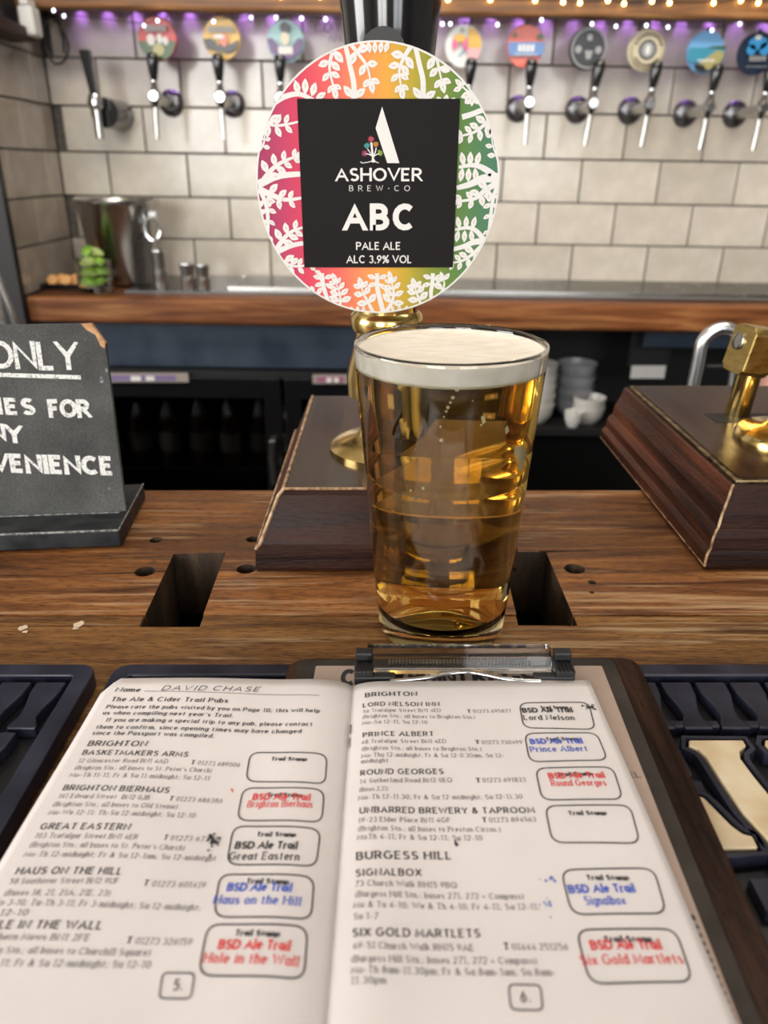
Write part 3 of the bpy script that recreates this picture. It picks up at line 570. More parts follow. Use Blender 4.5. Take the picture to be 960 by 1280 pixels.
# ================================================================== TAP BADGES
def col(n, c, r=.3): return mat(n, c, r)
BY = 1.985
def badge(px, py, rx, rz, label, base, shapes, rot=0):
    c = aty(px, py, BY)
    t = thing('tap_badge', label, 'badge', (c.x, BY, c.z), 'round beer badges under the beam')
    mkobj('badge_disc', MB().lathe([(0, 0), (rx*.98, 0), (rx, -.002), (rx, -.005), (rx*.97, -.0065), (0, -.0075)], (c.x, BY, c.z), Matrix.Rotation(R(-90), 4, 'X') @ Matrix.Diagonal((1, 1, -1, 1)) , 36), base, t, smooth=False)
    mkobj('hanger', MB().box(c.x-.004, c.x+.004, BY+.001, BY+.004, c.z, c.z+.0475), wire, t)
    yy = BY - .0080
    for k, (nm, m, polys) in enumerate(shapes):
        mb = MB()
        for poly in polys:
            P = [(c.x + max(-1, min(1, a))*rx, c.z + b_*rx) for a, b_ in poly]
            mb.prism(P, yy - k*.0006, yy - k*.0006 - .0005, 'y')
        mkobj(nm, mb, m, t)
    t.rotation_euler = (0, R(rot), 0)
    return t
def circ(cx, cy, r, n=22, ry=None, a0=0, a1=360):
    ry = ry or r
    return [(cx + r*cos(R(a0 + (a1-a0)*k/n)), cy + ry*sin(R(a0 + (a1-a0)*k/n))) for k in range(n + (0 if a1-a0 == 360 else 1))]
def band(y0, y1, n=8, r=.96):
    L_ = []
    for k in range(n+1):
        y = y0 + (y1-y0)*k/n; L_.append((r*math.sqrt(max(0, 1 - (y/1.0)**2)), y))
    return L_ + [(-x, y) for x, y in reversed(L_)]
def letters(y, w, h, n, seed=1):
    """row of small blurred letter blocks on the badge"""
    r = random.Random(seed); out = []
    for k in range(n):
        x = -w/2 + w*(k+.5)/n; s = w/n*.36
        out.append([(x-s, y-h/2), (x+s, y-h/2+r.uniform(0, .04)), (x+s, y+h/2), (x-s, y+h/2-r.uniform(0, .04))])
    return out
WH = M['w']
red = col('badge_red', (.55, .03, .03)); grn = col('badge_dark_green', (.05, .10, .03)); yel = col('badge_yellow', (.72, .42, .05)); blk = col('badge_black', (.015, .015, .018))
teal = col('badge_teal', (.30, .52, .52)); pur = col('badge_purple', (.10, .04, .16)); crm = col('badge_cream', (.62, .56, .40)); pink = col('badge_pink', (.80, .12, .28)); coral = col('badge_coral', (.75, .16, .11))
blu = col('badge_blue', (.12, .25, .55)); sky = col('badge_sky', (.18, .42, .72)); sea = col('badge_sea', (.05, .30, .42)); sand = col('badge_sand', (.40, .36, .14)); nav = col('badge_navy', (.010, .022, .05)); cyan = col('badge_cyan', (.04, .28, .60)); gry = col('badge_grey', (.33, .33, .33)); palew = col('badge_pale', (.78, .80, .76)); gold = col('badge_gold', (.40, .28, .10)); brn = col('badge_brown', (.10, .05, .03))
badge(197, 49, .0435, 0, 'red and green beer badge, leftmost under the beam', red, [('lower_field', grn, [band(-.93, -.1)]), ('white_figures', WH, [circ(-.3, -.05, .22, 12, .26), circ(.15, 0, .16, 10, .22), circ(.45, -.1, .16, 10, .2)]), ('script_lettering', gry, letters(.45, 1.1, .3, 6)), ('green_shape', sand, [circ(.05, -.5, .3, 12)])])
badge(277, 48, .0425, 0, 'yellow beer badge with dark hills, second from the left', yel, [('dark_hills', blk, [[(-.95, -.05), (-.5, .0), (-.2, -.35), (.1, -.15), (.5, -.3), (.95, -.05), (.8, -.5), (.3, -.7), (-.3, -.6), (-.8, -.5)]]), ('script_lettering', gry, letters(.38, 1.4, .28, 8, 3)), ('red_bird', coral, [circ(.15, -.1, .2, 10, .3)]), ('white_patch', WH, [circ(-.1, .05, .3, 10, .12)])])
badge(357, 52, .0425, 0, 'pale teal and purple beer badge, third from the left', teal, [('purple_wings', pur, [[(-.95, .1), (-.7, .15), (-.2, -.35), (.2, -.35), (.7, .15), (.95, .1), (.8, -.5), (.3, -.85), (-.3, -.85), (-.8, -.5)]]), ('cap', blk, [circ(0, .62, .28, 14, .24)]), ('sand_face', crm, [circ(0, .1, .25, 12, .3)]), ('white_label', WH, [[(-.38, -.6), (.38, -.6), (.38, -.25), (-.38, -.25)]])])
badge(580, 58, .0425, 0, 'cream and yellow beer badge with pink flowers, right of the black pump handle', palew, [('yellow_side', yel, [[(.2, .9), (.6, .7), (.88, .3), (.9, -.1), (.2, -.1)]]), ('pink_side', col('badge_rose', (.75, .40, .42)), [[(.2, -.1), (.9, -.1), (.75, -.55), (.2, -.9)]]), ('flowers', pink, [circ(-.5, .1, .16, 10, .28), circ(.02, .12, .14, 10, .3), circ(.12, -.15, .1, 8)]), ('yellow_flowers', yel, [circ(-.25, .35, .3, 12, .2)]), ('bud', gry, [circ(-.15, .72, .12, 8, .12)]), ('stems', sea, [[(-.35, -.5), (-.25, -.5), (.05, -.2), (-.02, -.15)]])])
badge(657, 58, .0425, 0, 'coral red beer badge crossed by a blue band', coral, [('blue_band', blu, [band(-.45, .18)]), ('green_leaves', grn, [circ(.7, .42, .15, 8), circ(-.62, .5, .12, 8)]), ('lettering', palew, letters(-.1, .9, .35, 4, 6) + letters(-.4, 1.3, .08, 9, 2))])
badge(735, 61, .0430, 0, 'black beer badge with four small white emblems', blk, [('rim_ring', gry, [circ(0, 0, .93, 30)]), ('inner_field', blk, [circ(0, 0, .84, 30)]), ('emblems', gry, [circ(-.55, -.05, .18, 10), circ(.5, -.08, .18, 10), [(-.12, .35), (.12, .35), (.12, .62), (-.12, .62)], [(-.2, -.1), (.22, -.12), (.12, -.5), (-.1, -.5)]])])
badge(808, 63, .0425, 0, 'cream beer badge with a dark ring and portrait', crm, [('outer_ring', gold, [circ(0, 0, .84, 30)]), ('middle_field', crm, [circ(0, 0, .80, 30)]), ('dark_ring', blk, [circ(0, 0, .47, 24)]), ('portrait', gry, [circ(0, 0, .37, 20)]), ('portrait_figure', palew, [circ(0, 0, .14, 12, .24)]), ('ring_lettering', brn, [[((a_+.045)*0 + .64*cos(R(t_-5)), .64*sin(R(t_-5))), (.64*cos(R(t_+5)), .64*sin(R(t_+5))), (.76*cos(R(t_+5)), .76*sin(R(t_+5))), (.76*cos(R(t_-5)), .76*sin(R(t_-5)))] for a_ in (0,) for t_ in list(range(20, 165, 15)) + list(range(215, 330, 15))])])
badge(882, 65, .0425, 0, 'beer badge picturing blue sky, sea and a green headland', sky, [('sea', sea, [band(-.5, .18)]), ('far_coast', grn, [[(-.1, .16), (.95, .1), (.95, .26), (.3, .24)]]), ('headland', sand, [[(.9, .0), (.5, .05), (.0, -.3), (-.4, -.65), (.0, -.9), (.6, -.7), (.9, -.3)]]), ('dark_rocks', blk, [[(-.6, -.6), (-.1, -.62), (.15, -.92), (-.2, -.95), (-.5, -.82)]]), ('lettering', palew, letters(-.42, .9, .12, 6, 9))])
badge(946, 67, .0430, 0, 'dark blue beer badge with a glowing cyan cloud, rightmost', nav, [('cyan_cloud', cyan, [circ(-.1, .45, .5, 14, .32), circ(.3, .2, .3, 12), circ(-.4, .15, .25, 12)]), ('pale_glow', palew, [circ(-.15, .7, .18, 8, .12)]), ('lettering', gry, letters(-.25, .9, .25, 5, 4) + letters(-.62, 1.1, .06, 8, 7))])
# pencilled words on the tile
tb = MB()
def text_wall(mb, text, P0, P1, cap, y, hw=.06, gap=.17, slant=0, contrast=0):
    w, Q = layout(text, hw, gap, contrast=contrast); d = (P1 - P0); sx = d.length/w; d.normalize()
    for q in Q:
        mb.add([(P0.x + d.x*(p.x+slant*p.y)*sx, y, P0.z + d.z*p.x*sx + p.y*cap) for p in q], [(0, 1, 2, 3)])
text_wall(tb, 'LUCKY', aty(391, 46, YB-.005), aty(421, 46, YB-.005), .018, YB-.0042, .05, slant=.15)
text_wall(tb, 'N/A', aty(409, 58, YB-.005), aty(425, 58, YB-.005), .014, YB-.0042, .05, slant=.35)
o = mkobj('handwriting', tb, M['ink2'], wb)

# ================================================================== THINGS ON THE BACK COUNTER
def lathe_thing(name, label, cat, c, prof, m, seg=32, group=None):
    t = thing(name, label, cat, c, group); mkobj('body', MB().lathe(prof, c, seg=seg), m, t, smooth=True); return t
p0 = aty(94, 250, 1.95); p1 = aty(194, 254, 1.95)
bc = (-.640, 1.945, CT+.0065); hb = .190
t = thing('ice_bucket', 'tall steel ice bucket with side ring in the left corner', 'ice bucket', bc)
mkobj('bucket_body', MB().lathe([(0, 0), (.066, 0), (.070, .004), (.094, hb-.012), (.100, hb-.006), (.1005, hb), (.097, hb), (.090, hb-.014), (.068, .006), (0, .005)], bc, seg=56), M['steel'], t, smooth=True)
hx = bc[0] + .088
h_ = mkobj('ring_lug', MB().box(hx-.006, hx+.016, bc[1]-.045, bc[1]-.027, bc[2]+.150, bc[2]+.168), M['chrome'], t, bevel=.003)
mkobj('ring', MB().tube([(hx+.004 + .018*sin(a), bc[1]-.046, bc[2]+.128 + .026*cos(a)) for a in [2*pi*k/20 for k in range(21)]], .003, 8), M['chrome'], t, smooth=True)
q = atz(123, 364, CT+.0174); gc = (q.x, q.y-.006, CT+.001)
lg = thing('lime_glass', 'small straight tumbler packed with lime wedges', 'glass', gc)
mkobj('tumbler', MB().lathe([(0, 0), (.037, 0), (.039, .004), (.041, .072), (.0385, .072), (.0365, .012), (0, .010)], gc, seg=32), M['glass'], lg, smooth=True)
lime = noisy(mat('lime_rind', (.18, .38, .04), .4), [(.3, (.12, .30, .02)), (.7, (.30, .50, .07))], (60, 60, 60)); limef = noisy(mat('lime_flesh', (.55, .66, .22), .4), [(.3, (.45, .58, .14)), (.7, (.68, .76, .36))], (120, 120, 120))
rr_ = random.Random(3)
for i in range(12):
    z = gc[2] + .024 + (i//3)*.021; a = i*2.1; rad = .015 if i < 9 else .008
    c = Vector((gc[0] + rad*cos(a), gc[1] + rad*sin(a), z))
    rot = Matrix.Rotation(rr_.uniform(0, 6.28), 4, 'Z') @ Matrix.Rotation(rr_.uniform(-1, 1), 4, 'X')
    mb = MB(); mb.T = Matrix.Translation(c) @ rot
    n = 8; arc = [(.019*cos(pi*k/n), 0) for k in range(n+1)]
    vs_ = [(.021*cos(pi*k/n), .019*sin(pi*k/n)*cos(b_), .019*sin(pi*k/n)*sin(b_)-.008) for b_ in (R(40), R(65), R(90), R(115), R(140)) for k in range(n+1)]
    mb.add(vs_, [(j*(n+1)+k, j*(n+1)+k+1, (j+1)*(n+1)+k+1, (j+1)*(n+1)+k) for j in range(4) for k in range(n)])
    fl_ = MB(); fl_.T = mb.T
    for b_ in (R(40), R(140)): fl_.add([(.0208*cos(pi*k/n), .0188*sin(pi*k/n)*cos(b_), .0188*sin(pi*k/n)*sin(b_)-.008) for k in range(n+1)], [tuple(range(n+1))])
    t = thing('lime_wedge', 'lime wedges piled in the tumbler', 'lime wedge', tuple(c), 'lime wedges in the tumbler')
    mkobj('rind', mb, lime, t, smooth=True); mkobj('flesh', fl_, limef, t)
for i, (px, py, h, r, lab) in enumerate(((203, 361, .085, .0165, 'tall slim steel spirit measure beside the ice bucket'), (237, 362, .058, .018, 'squat steel spirit measure, middle of three'), (256, 362, .056, .015, 'squat steel spirit measure nearest the drip tray grille'))):
    q = atz(px, py, CT+.022); c = (q.x, q.y+.005, CT+.0065)
    t = thing('spirit_measure', lab, 'measure', c, 'steel spirit measures')
    mkobj('cup', MB().lathe([(0, 0), (r*.92, 0), (r, .003), (r, h*.5), (r*.86, h*.52), (r*1.02, h), (r*.94, h), (r*.8, h*.56), (0, h*.54)], c, seg=24), M['steel'], t, smooth=True)
    mkobj('rim', MB().lathe([(r*1.03, h-.003), (r*1.05, h-.001), (r*1.03, h+.001), (r*.94, h)], c, seg=24), M['chrome'], t, smooth=True)
# small black tray with orange slices
q = atz(64, 360, CT); tc_ = (-.752, 1.90, CT+.001)
t = thing('garnish_tray', 'low black tray of orange slices in the left corner', 'tray', tc_)
mkobj('tray_body', MB().box(-.808, -.712, 1.83, 1.93, CT+.001, CT+.004).box(-.808, -.805, 1.83, 1.93, CT+.004, CT+.014).box(-.715, -.712, 1.83, 1.93, CT+.004, CT+.014).box(-.805, -.715, 1.83, 1.833, CT+.004, CT+.014).box(-.805, -.715, 1.927, 1.93, CT+.004, CT+.014), M['blackgloss'], t, bevel=.001)
orr = noisy(mat('orange_rind', (.80, .30, .05), .45), [(.3, (.75, .24, .03)), (.7, (.88, .42, .10))], (70, 70, 70)); orf = mat('orange_flesh', (.90, .50, .20), .35)
for i in range(5):
    c = (-.792 + i*.0165, 1.87 + .012*(i % 2), CT+.018)
    o_ = thing('orange_slice', ('leftmost orange slice in the black tray', 'second orange slice from the left in the tray', 'middle orange slice of five in the black tray', 'fourth orange slice from the left in the tray', 'rightmost orange slice in the tray, nearest the lime glass')[i], 'orange slice', c, 'orange slices')
    mb = MB(); mb.T = Matrix.Translation(c) @ Matrix.Rotation(R(60), 4, 'X')
    mb.lathe([(.0120, -.003), (.0132, -.002), (.0132, .002), (.0120, .003)], seg=20, closed=True); mkobj('rind', mb, orr, o_, smooth=True)
    mb = MB(); mb.T = Matrix.Translation(c) @ Matrix.Rotation(R(60), 4, 'X'); mb.lathe([(0, -.0028), (.0119, -.0028), (.0119, .0028), (0, .0028)], seg=20); mkobj('flesh', mb, orf, o_)
# steel pipe at far left edge
pp = [aty(x, y, 1.55) for x, y in [(-30, 300), (-8, 335), (4, 365), (14, 390), (21, 412), (27, 440), (31, 470)]]
pp = smoothline(pp); pp.append(pp[-1] + Vector((.01, 0, -.25)))
tag(mkobj('hose', MB().tube(pp, .006, 12), M['steel'], smooth=True), 'grey curved steel hose rising behind the chalkboard', 'hose')

# cups and saucers on the dark shelf
def cup(c, r, h, m, label, stack=1, group='white cups and bowls on the dark shelf'):
    t = thing('cup', label, 'cup', c, group)
    mkobj('bowl', MB().lathe([(0, 0), (r*.55, 0), (r*.62, .003), (r*.9, h*.45), (r, h), (r*.94, h), (r*.84, h*.5), (r*.5, .006), (0, .006)], c, seg=32), m, t, smooth=True)
    return t
sz = -.376
def stack(x, y, r, h, n, step, m, nm, z=sz):
    for k in range(n):
        pos_ = ('bottom of', 'second in', 'third in', 'fourth in', 'fifth in', 'sixth in')[k] if k < n-1 else 'top of'
        cup((x, y, z + .0005 + k*step), r, h, m, 'white china bowl, %s the %s' % (pos_, nm))
a = aty(672, 531, 1.86); stack(a.x-.002, 1.86, .046, .052, 5, .0255, M['china'], 'left stack beside the beer glass')
a = aty(718, 500, 1.93); stack(a.x+.002, 1.93, .052, .050, 4, .030, M['china_shaded'], 'tall stack behind, shade painted in grey')
a = aty(738, 515, 1.85); stack(a.x+.002, 1.86, .042, .045, 2, .024, M['china'], 'short right stack')
a = aty(723, 520, 1.82); cup((a.x-.004, 1.825, sz+.0005), .024, .040, M['white'], 'small bright white cup in front of the bowl stacks')
q = aty(810, 465, 1.84)
t = thing('price_card', 'small white card hanging in the dark shelf opening', 'card', (q.x, 1.84, q.z))
mkobj('card', MB().box(q.x-.042, q.x+.042, 1.839, 1.841, q.z-.016, q.z+.016), M['white'], t)
mkobj('card_rail', MB().box(q.x-.05, q.x+.05, 1.842, 1.86, q.z+.010, CT-.05), M['black'], t)

# chrome swan neck tap of the bar sink
AY = .90
a0 = aty(868, 480, AY); a1 = aty(915, 480, AY); top = aty(893, 411, AY)
cx = (a0.x + a1.x)/2; rr0 = (a1.x - a0.x)/2
zt = top.z - rr0
arcp = [(a0.x-.006, AY, -.55), (a0.x-.003, AY, zt-.10), (a0.x, AY, zt-.01)] + [(cx - rr0*cos(pi*k/14), AY, zt + rr0*sin(pi*k/14)*1.05) for k in range(15)] + [(a1.x+.002, AY-.003, zt-.06), (a1.x+.003, AY-.004, zt-.12)]
t = thing('sink_tap', 'chrome swan neck sink tap rising behind the right wooden block', 'tap', (a0.x, AY, -.55))
mkobj('neck', MB().tube(arcp, .0074, 18), mat('satin_chrome', (.85, .86, .86), .28, metal=1.0), t, smooth=True)
mkobj('base', MB().lathe([(0, 0), (.022, 0), (.022, .006), (.013, .02), (.012, .05), (0, .05)], (a0.x-.006, AY, -.55), seg=24), M['chrome'], t, smooth=True)
sk = thing('under_bar_sink', 'black under-bar sink unit carrying the swan neck tap', 'sink', (.38, .93, -1.10))
mkobj('sink_unit', MB().box(-.05, 1.1, .74, 1.12, -1.065, -.552), M['darksteel'], sk, bevel=.004)
mkobj('basin', MB().box(.45, .9, .78, 1.06, -.551, -.548), M['black'], sk)
# pink cloth glimpsed between tap and brass rod
a = aty(925, 480, 1.02)
cm = MB(); nn_ = 8
vs_ = []
for j in range(6):
    for i in range(nn_+1):
        vs_.append((a.x-.012 + .075*i/nn_, 1.02 + .006*sin(i*1.7+j*.6), a.z+.022 - .05*j + (-.012 if i < 2 else 0)*(j == 0)))
cm.add(vs_, [(j*(nn_+1)+i, j*(nn_+1)+i+1, (j+1)*(nn_+1)+i+1, (j+1)*(nn_+1)+i) for j in range(5) for i in range(nn_)])
o = mkobj('cloth', cm, mat('pink_cloth', (.55, .30, .25), .9), smooth=True); sd = o.modifiers.new('thick', 'SOLIDIFY'); sd.thickness = .003
tag(o, 'dusty pink cloth hanging behind the brass pump rod', 'cloth')
tag(mkobj('cloth_rail', MB().tube([(a.x-.05, 1.02, a.z+.024), (a.x+.16, 1.02, a.z+.024)], .003, 10).tube([(a.x+.13, 1.02, a.z+.024), (a.x+.13, 1.02, -.552)], .003, 10).tube([(a.x+.0, 1.022, a.z+.024), (a.x+.0, 1.022, -.552)], .003, 10), M['black'], smooth=True), 'thin black rail holding the pink cloth', 'rail')

# ================================================================== BAR TOP
BT = .045
bar = thing('bar_counter', 'worn oak bar counter with slots and drilled holes', 'bar counter', (0, .2, -BT))
SEAM = .350; BK = .524
def holes_cut(o, cutters):
    for c in cutters:
        md = o.modifiers.new('cut', 'BOOLEAN'); md.operation = 'DIFFERENCE'; md.solver = 'EXACT'; md.object = c
    dg = bpy.context.evaluated_depsgraph_get(); me = bpy.data.meshes.new_from_object(o.evaluated_get(dg))
    o.modifiers.clear(); o.data = me
def cutter(mb): return mkobj('cutter', mb, M['cut_wood'])
def plank(x0, x1, y0, y1, cuts, bev=.0016, m='bar'):
    o = mkobj('plank', MB().box(x0, x1, y0, y1, -BT, 0), M[m], bar, origin=(x0*.5+x1*.5, (y0+y1)/2, -BT/2))
    o.data.materials.append(M['cut_wood'])
    cs = [cutter(m) for m in cuts]
    if cs:
        bpy.context.view_layer.update(); holes_cut(o, cs)
        for c in cs: bpy.data.objects.remove(c)
    b_ = o.modifiers.new('bevel', 'BEVEL'); b_.width = bev; b_.segments = 2; b_.limit_method = 'ANGLE'; b_.angle_limit = R(50)
    return o
s1 = [(-.1300, .3390), (-.0985, .3390), (-.1005, .4235), (-.1330, .4215)]
s2 = [(.0720, .3405), (.1030, .3400), (.1030, .4240), (.0745, .4240)]
hl = [(-.1495, .4408, .0042), (-.1445, .3985, .0062), (-.0862, .4419, .0044), (-.0838, .4018, .0060), (.1159, .4018, .0062), (.1225, .3855, .0024), (.1195, .374, .0014)]
hc = [MB().lathe([(r, -.03), (r, .02)], (x, y, 0), seg=20) for x, y, r in hl]
cr = [MB().prism([(.0985, .4235), (.1330, .4253), (.1450, .4290), (.1330, .4262), (.0985, .4255)], -.006, .01),
      MB().prism([(-.1450, .3985), (-.168, .3968), (-.196, .3935), (-.168, .3954), (-.1450, .3968)], -.005, .01),
      MB().prism([(-.1005, .3995), (-.080, .4012), (-.080, .4020), (-.1005, .4008)], -.005, .01),
      MB().prism([(-.1300, .4000), (-.1450, .3990), (-.1450, .3980), (-.1300, .3985)], -.005, .01)]
sc = lambda: [MB().prism(s1, -.06, .02), MB().prism(s2, -.06, .02)]
plank(-1.6, 1.6, SEAM+.0004, BK, sc() + hc + cr)
plank(-1.6, 1.6, .14, SEAM-.0006, sc(), .0012, 'bar_front')
plank(-1.6, 1.6, -.10, .139, [], .0016, 'bar_front')
m = MB()
for s_ in (s1, s2):
    for i in range(4):
        a, b_ = Vector(s_[i]), Vector(s_[(i+1) % 4]); d = (b_-a).normalized(); n = Vector((d.y, -d.x))
# dark joists and panel below the slots
mkobj('support_frame', MB().box(-1.55, 1.55, .27, .31, -.35, -BT).box(-1.55, 1.55, .46, .50, -.35, -BT).box(-1.55, 1.55, .05, .09, -1.065, -BT), M['black'], bar)
mkobj('pipe_plate', MB().box(-.17, -.06, .31, .46, -.13, -.125), M['black'], bar)
mkobj('drain_fitting', MB().box(-.116, -.100, .318, .335, -.125, -.085), M['white'], bar, bevel=.003, label='white fitting seen down the left slot')
# nicks and a stain in the top
nk = MB()
for (x, y, r) in ((28, 785, .0028), (98, 781, .0030), (95, 786, .0016), (32, 790, .0016)):
    q = atz(x, y, 0); pts_ = [(q.x + r*random.uniform(.5, 1.2)*cos(a), q.y + r*random.uniform(.5, 1.3)*sin(a)) for a in [2*pi*k/9 for k in range(9)]]
    nk.add([(x_, y_, .0003) for x_, y_ in pts_], [tuple(range(9))])
mkobj('nick', nk, mat('pale_nick', (.62, .50, .36), .8), bar, label='pale chipped nicks')

# ================================================================== BAR MATS
def zflat(z): return lambda x, y: z
def bar_mat(x0, x1, y0, y1, label, tiles=True, skew=0.0):
    t = thing('bar_mat', label, 'bar mat', ((x0+x1)/2, (y0+y1)/2, 0), 'navy rubber bar mats')
    H_ = .0095; bw = .0085
    outer = rrect([(x0, y0), (x1, y0), (x1, y1), (x0, y1)], .009, 6); inner = rrect([(x0+bw, y0+bw), (x1-bw, y0+bw), (x1-bw, y1-bw), (x0+bw, y1-bw)], .002, 6)
    n = len(outer); mb = MB()
    v = [(p.x, p.y, .0005) for p in outer] + [(p.x, p.y, H_) for p in outer] + [(p.x, p.y, H_) for p in inner] + [(p.x, p.y, .003) for p in inner]
    f = []
    for i in range(n):
        j = (i+1) % n
        f += [(i, j, n+j, n+i), (n+i, n+j, 2*n+j, 2*n+i), (2*n+i, 2*n+j, 3*n+j, 3*n+i)]
    f.append(tuple(range(n))[::-1])
    mb.add(v, f); mkobj('border', mb, M['rubber'], t, bevel=.0009)
    mkobj('base_sheet', MB().box(x0+bw-.001, x1-bw+.001, y0+bw-.001, y1-bw+.001, .0008, .0032), M['rubber_floor'], t)
    return t, x0+bw, x1-bw, y0+bw, y1-bw
def mat_rib(t, x, y, w, h, flip, src):
    if src is not None:
        bx_, by_, bz_ = t.location.x, t.location.y, 0
        c = copy_part(src, t, (x-bx_, y-by_, .003))
        return c
    # waisted bone shaped rib: wide at the far end, narrowing toward the customer
    prof = [(-w*.50, h), (w*.50, h), (w*.46, h*.72), (w*.26, h*.40), (w*.22, h*.22), (w*.40, h*.06), (w*.42, 0), (-w*.50, 0), (-w*.48, h*.10), (-w*.34, h*.25), (-w*.36, h*.45), (-w*.50, h*.75)]
    if flip: prof = [(-a, b_) for a, b_ in prof][::-1]
    mb = MB(); mb.T = Matrix.Translation((x, y, .003)); mb.prism(prof, 0, .0055)
    return mkobj('rib', mb, M['rubber'], t, bevel=.0008, origin=(x, y, .003))
def fill_ribs(t, xa, xb, ya, yb, flip=False, skip=None, pitch=.0158, rh=.0335):
    src = None; j = 0; y = yb - .0015 - rh
    while y > ya - .001:
        x = xb - pitch*.5 - .001 - (pitch*.5 if j % 2 else 0)
        while x > xa + pitch*.45:
            if not (skip and skip(x, y + rh/2)):
                o = mat_rib(t, x, y, pitch*.86, rh*.93, flip, src)
                if src is None: src = o
            x -= pitch
        y -= rh; j += 1
t, xa, xb, ya, yb = bar_mat(-.245, -.1345, .02, .2925, 'navy rubber bar mat left of the booklet, ribs showing')
fill_ribs(t, xa, xb, ya, yb)
t, xa, xb, ya, yb = bar_mat(-.1262, .34, .02, .2925, 'long navy rubber bar mat with cream lettering under the clipboard')
skipf = lambda x, y: (.02 < y < .262 - .0) and x > .108 and y < .2555
fill_ribs(t, xa, xb, ya, yb, skip=lambda x, y: (x > .100 and y < .2560) or (-.11 < x < .10 and y < .20))
# cream raised letters with rubber surrounds
def lp(*pts): return [tuple(atz(x, y, .0095)[:2]) for x, y in pts]
U = lp((861.5, 924), (929, 924), (933, 931), (925, 937), (926, 947), (944, 971), (968, 1000), (1000, 1042), (1040, 1052), (1060, 1040), (1000, 960), (975, 937), (962, 935), (957, 929), (957, 924), (1010, 924), (1030, 940), (1070, 985), (1115, 1045), (1110, 1085), (1060, 1105), (1000, 1090), (960, 1048), (929, 1014), (904, 977), (883, 944), (873, 935), (861.5, 931))
Bp = lp((880, 996), (887, 1003), (901, 1017), (915, 1031), (929, 1041), (941, 1044), (948, 1058.5), (917, 1059), (900, 1060), (870, 1060), (850, 1020), (850, 985))
def grow(poly, d):
    P = [Vector(p) for p in poly]; n = len(P); out = []
    A_ = sum(P[i].x*P[(i+1) % n].y - P[(i+1) % n].x*P[i].y for i in range(n)); s_ = 1 if A_ > 0 else -1
    for i in range(n):
        a, p, c = P[i-1], P[i], P[(i+1) % n]; d1 = (p-a).normalized(); d2 = (c-p).normalized()
        m_ = Vector((d1.y, -d1.x)) + Vector((d2.y, -d2.x)); m_ = m_.normalized() if m_.length > 1e-5 else Vector((d1.y, -d1.x))
        out.append(tuple(p + m_*d*s_))
    return out
for nm, P in (('letter', U), ('letter', Bp)):
    o = mkobj(nm, MB().prism(P, .003, .0092), M['cream_rubber'], t, bevel=.0006, label='raised cream letter')
    rim_o = grow(P, .0036); rim_i = grow(P, .0016); n = len(P); mb = MB()
    v = [(a, b_, z) for z, R_ in ((.003, rim_o), (.0088, rim_o), (.0088, rim_i), (.003, rim_i)) for a, b_ in R_]
    mb.add(v, [(k*n+i, k*n+(i+1) % n, (k+1)*n+(i+1) % n, (k+1)*n+i) for k in range(3) for i in range(n)])
    mkobj('letter_surround', mb, M['rubber'], t)
for (x, y, w, h) in ((.1130, .232, .014, .019), (.1165, .212, .011, .016), (.1270, .2525, .030, .004), (.160, .2525, .030, .004), (.135, .170, .028, .013), (.165, .170, .028, .013)):
    mkobj('pad', MB().box(x-w/2, x+w/2, y-h/2, y+h/2, .003, .0080), M['rubber'], t, bevel=.0008)

# ================================================================== WOODEN PUMP BLOCKS
def frustum(mb, levels, x0, x1, y0, y1):
    """stack of inset rectangles: levels = [(inset, z)]"""
    v = []
    for ins, z in levels: v += [(x0+ins, y0+ins, z), (x1-ins, y0+ins, z), (x1-ins, y1-ins*.4, z), (x0+ins, y1-ins*.4, z)]
    f = [(0, 3, 2, 1)]; n = len(levels)
    for k in range(n-1): f += [(4*k+i, 4*k+(i+1) % 4, 4*k+4+(i+1) % 4, 4*k+4+i) for i in range(4)]
    f.append((4*n-4, 4*n-3, 4*n-2, 4*n-1)); return mb.add(v, f)
def side_pieces(levels, x0, x1, y0, y1, t, mfront, mside):
    n = len(levels)
    def P(k, i):
        ins, z = levels[k]; return [(x0+ins, y0+ins, z), (x1-ins, y0+ins, z), (x1-ins, y1-ins*.4, z), (x0+ins, y1-ins*.4, z)][i]
    for nm, i0, i1, mm in (('front_face', 0, 1, mfront), ('right_face', 1, 2, mside), ('back_face', 2, 3, mfront), ('left_face', 3, 0, mside)):
        mb = MB()
        inner = 0.012
        v = []; 
        for k in range(n): v += [P(k, i0), P(k, i1)]
        mb.add(v, [(2*k, 2*k+1, 2*k+3, 2*k+2) for k in range(n-1)])
        mkobj(nm, mb, mm, t)
    zt_ = levels[-1]
    return P
def edge_line(pts, r, t, name='worn_edge'):
    mkobj(name, MB().tube(pts, r, 6), M['worn_edge'], t)
# block 1 (centre)
t = thing('pump_block', 'dark wooden pump block behind the full pint, smooth sloping sides', 'pump block', (0.0015, .51, 0), 'wooden hand pump blocks')
bx0, bx1, by0, by1 = -.0765, .0795, .398, .622
lv = [(0.0, .0006), (-.0008, .003), (0.0, .0155), (.0022, .0175), (.0075, .030), (.0135, .0445), (.0165, .0476)]
P = side_pieces(lv, bx0, bx1, by0, by1, t, M['mahogany'], M['mahogany_y'])
ins, zt1 = lv[-1]
mkobj('top_board', MB().box(bx0+ins, bx1-ins, by0+ins, by1-ins*.4, .010, zt1), M['mahogany_top'], t)
for pr in (((0, 1), .0009), ((0, 3), .0010)):
    pass
k = len(lv)-1
edge_line([P(k, 3), P(k, 0)], .0011, t); edge_line([P(k, 0), P(k, 1)], .0009, t)
edge_line([P(i, 0) for i in range(2, k+1)], .0011, t); edge_line([P(2, 3), P(2, 0)], .0007, t)
B1T = zt1
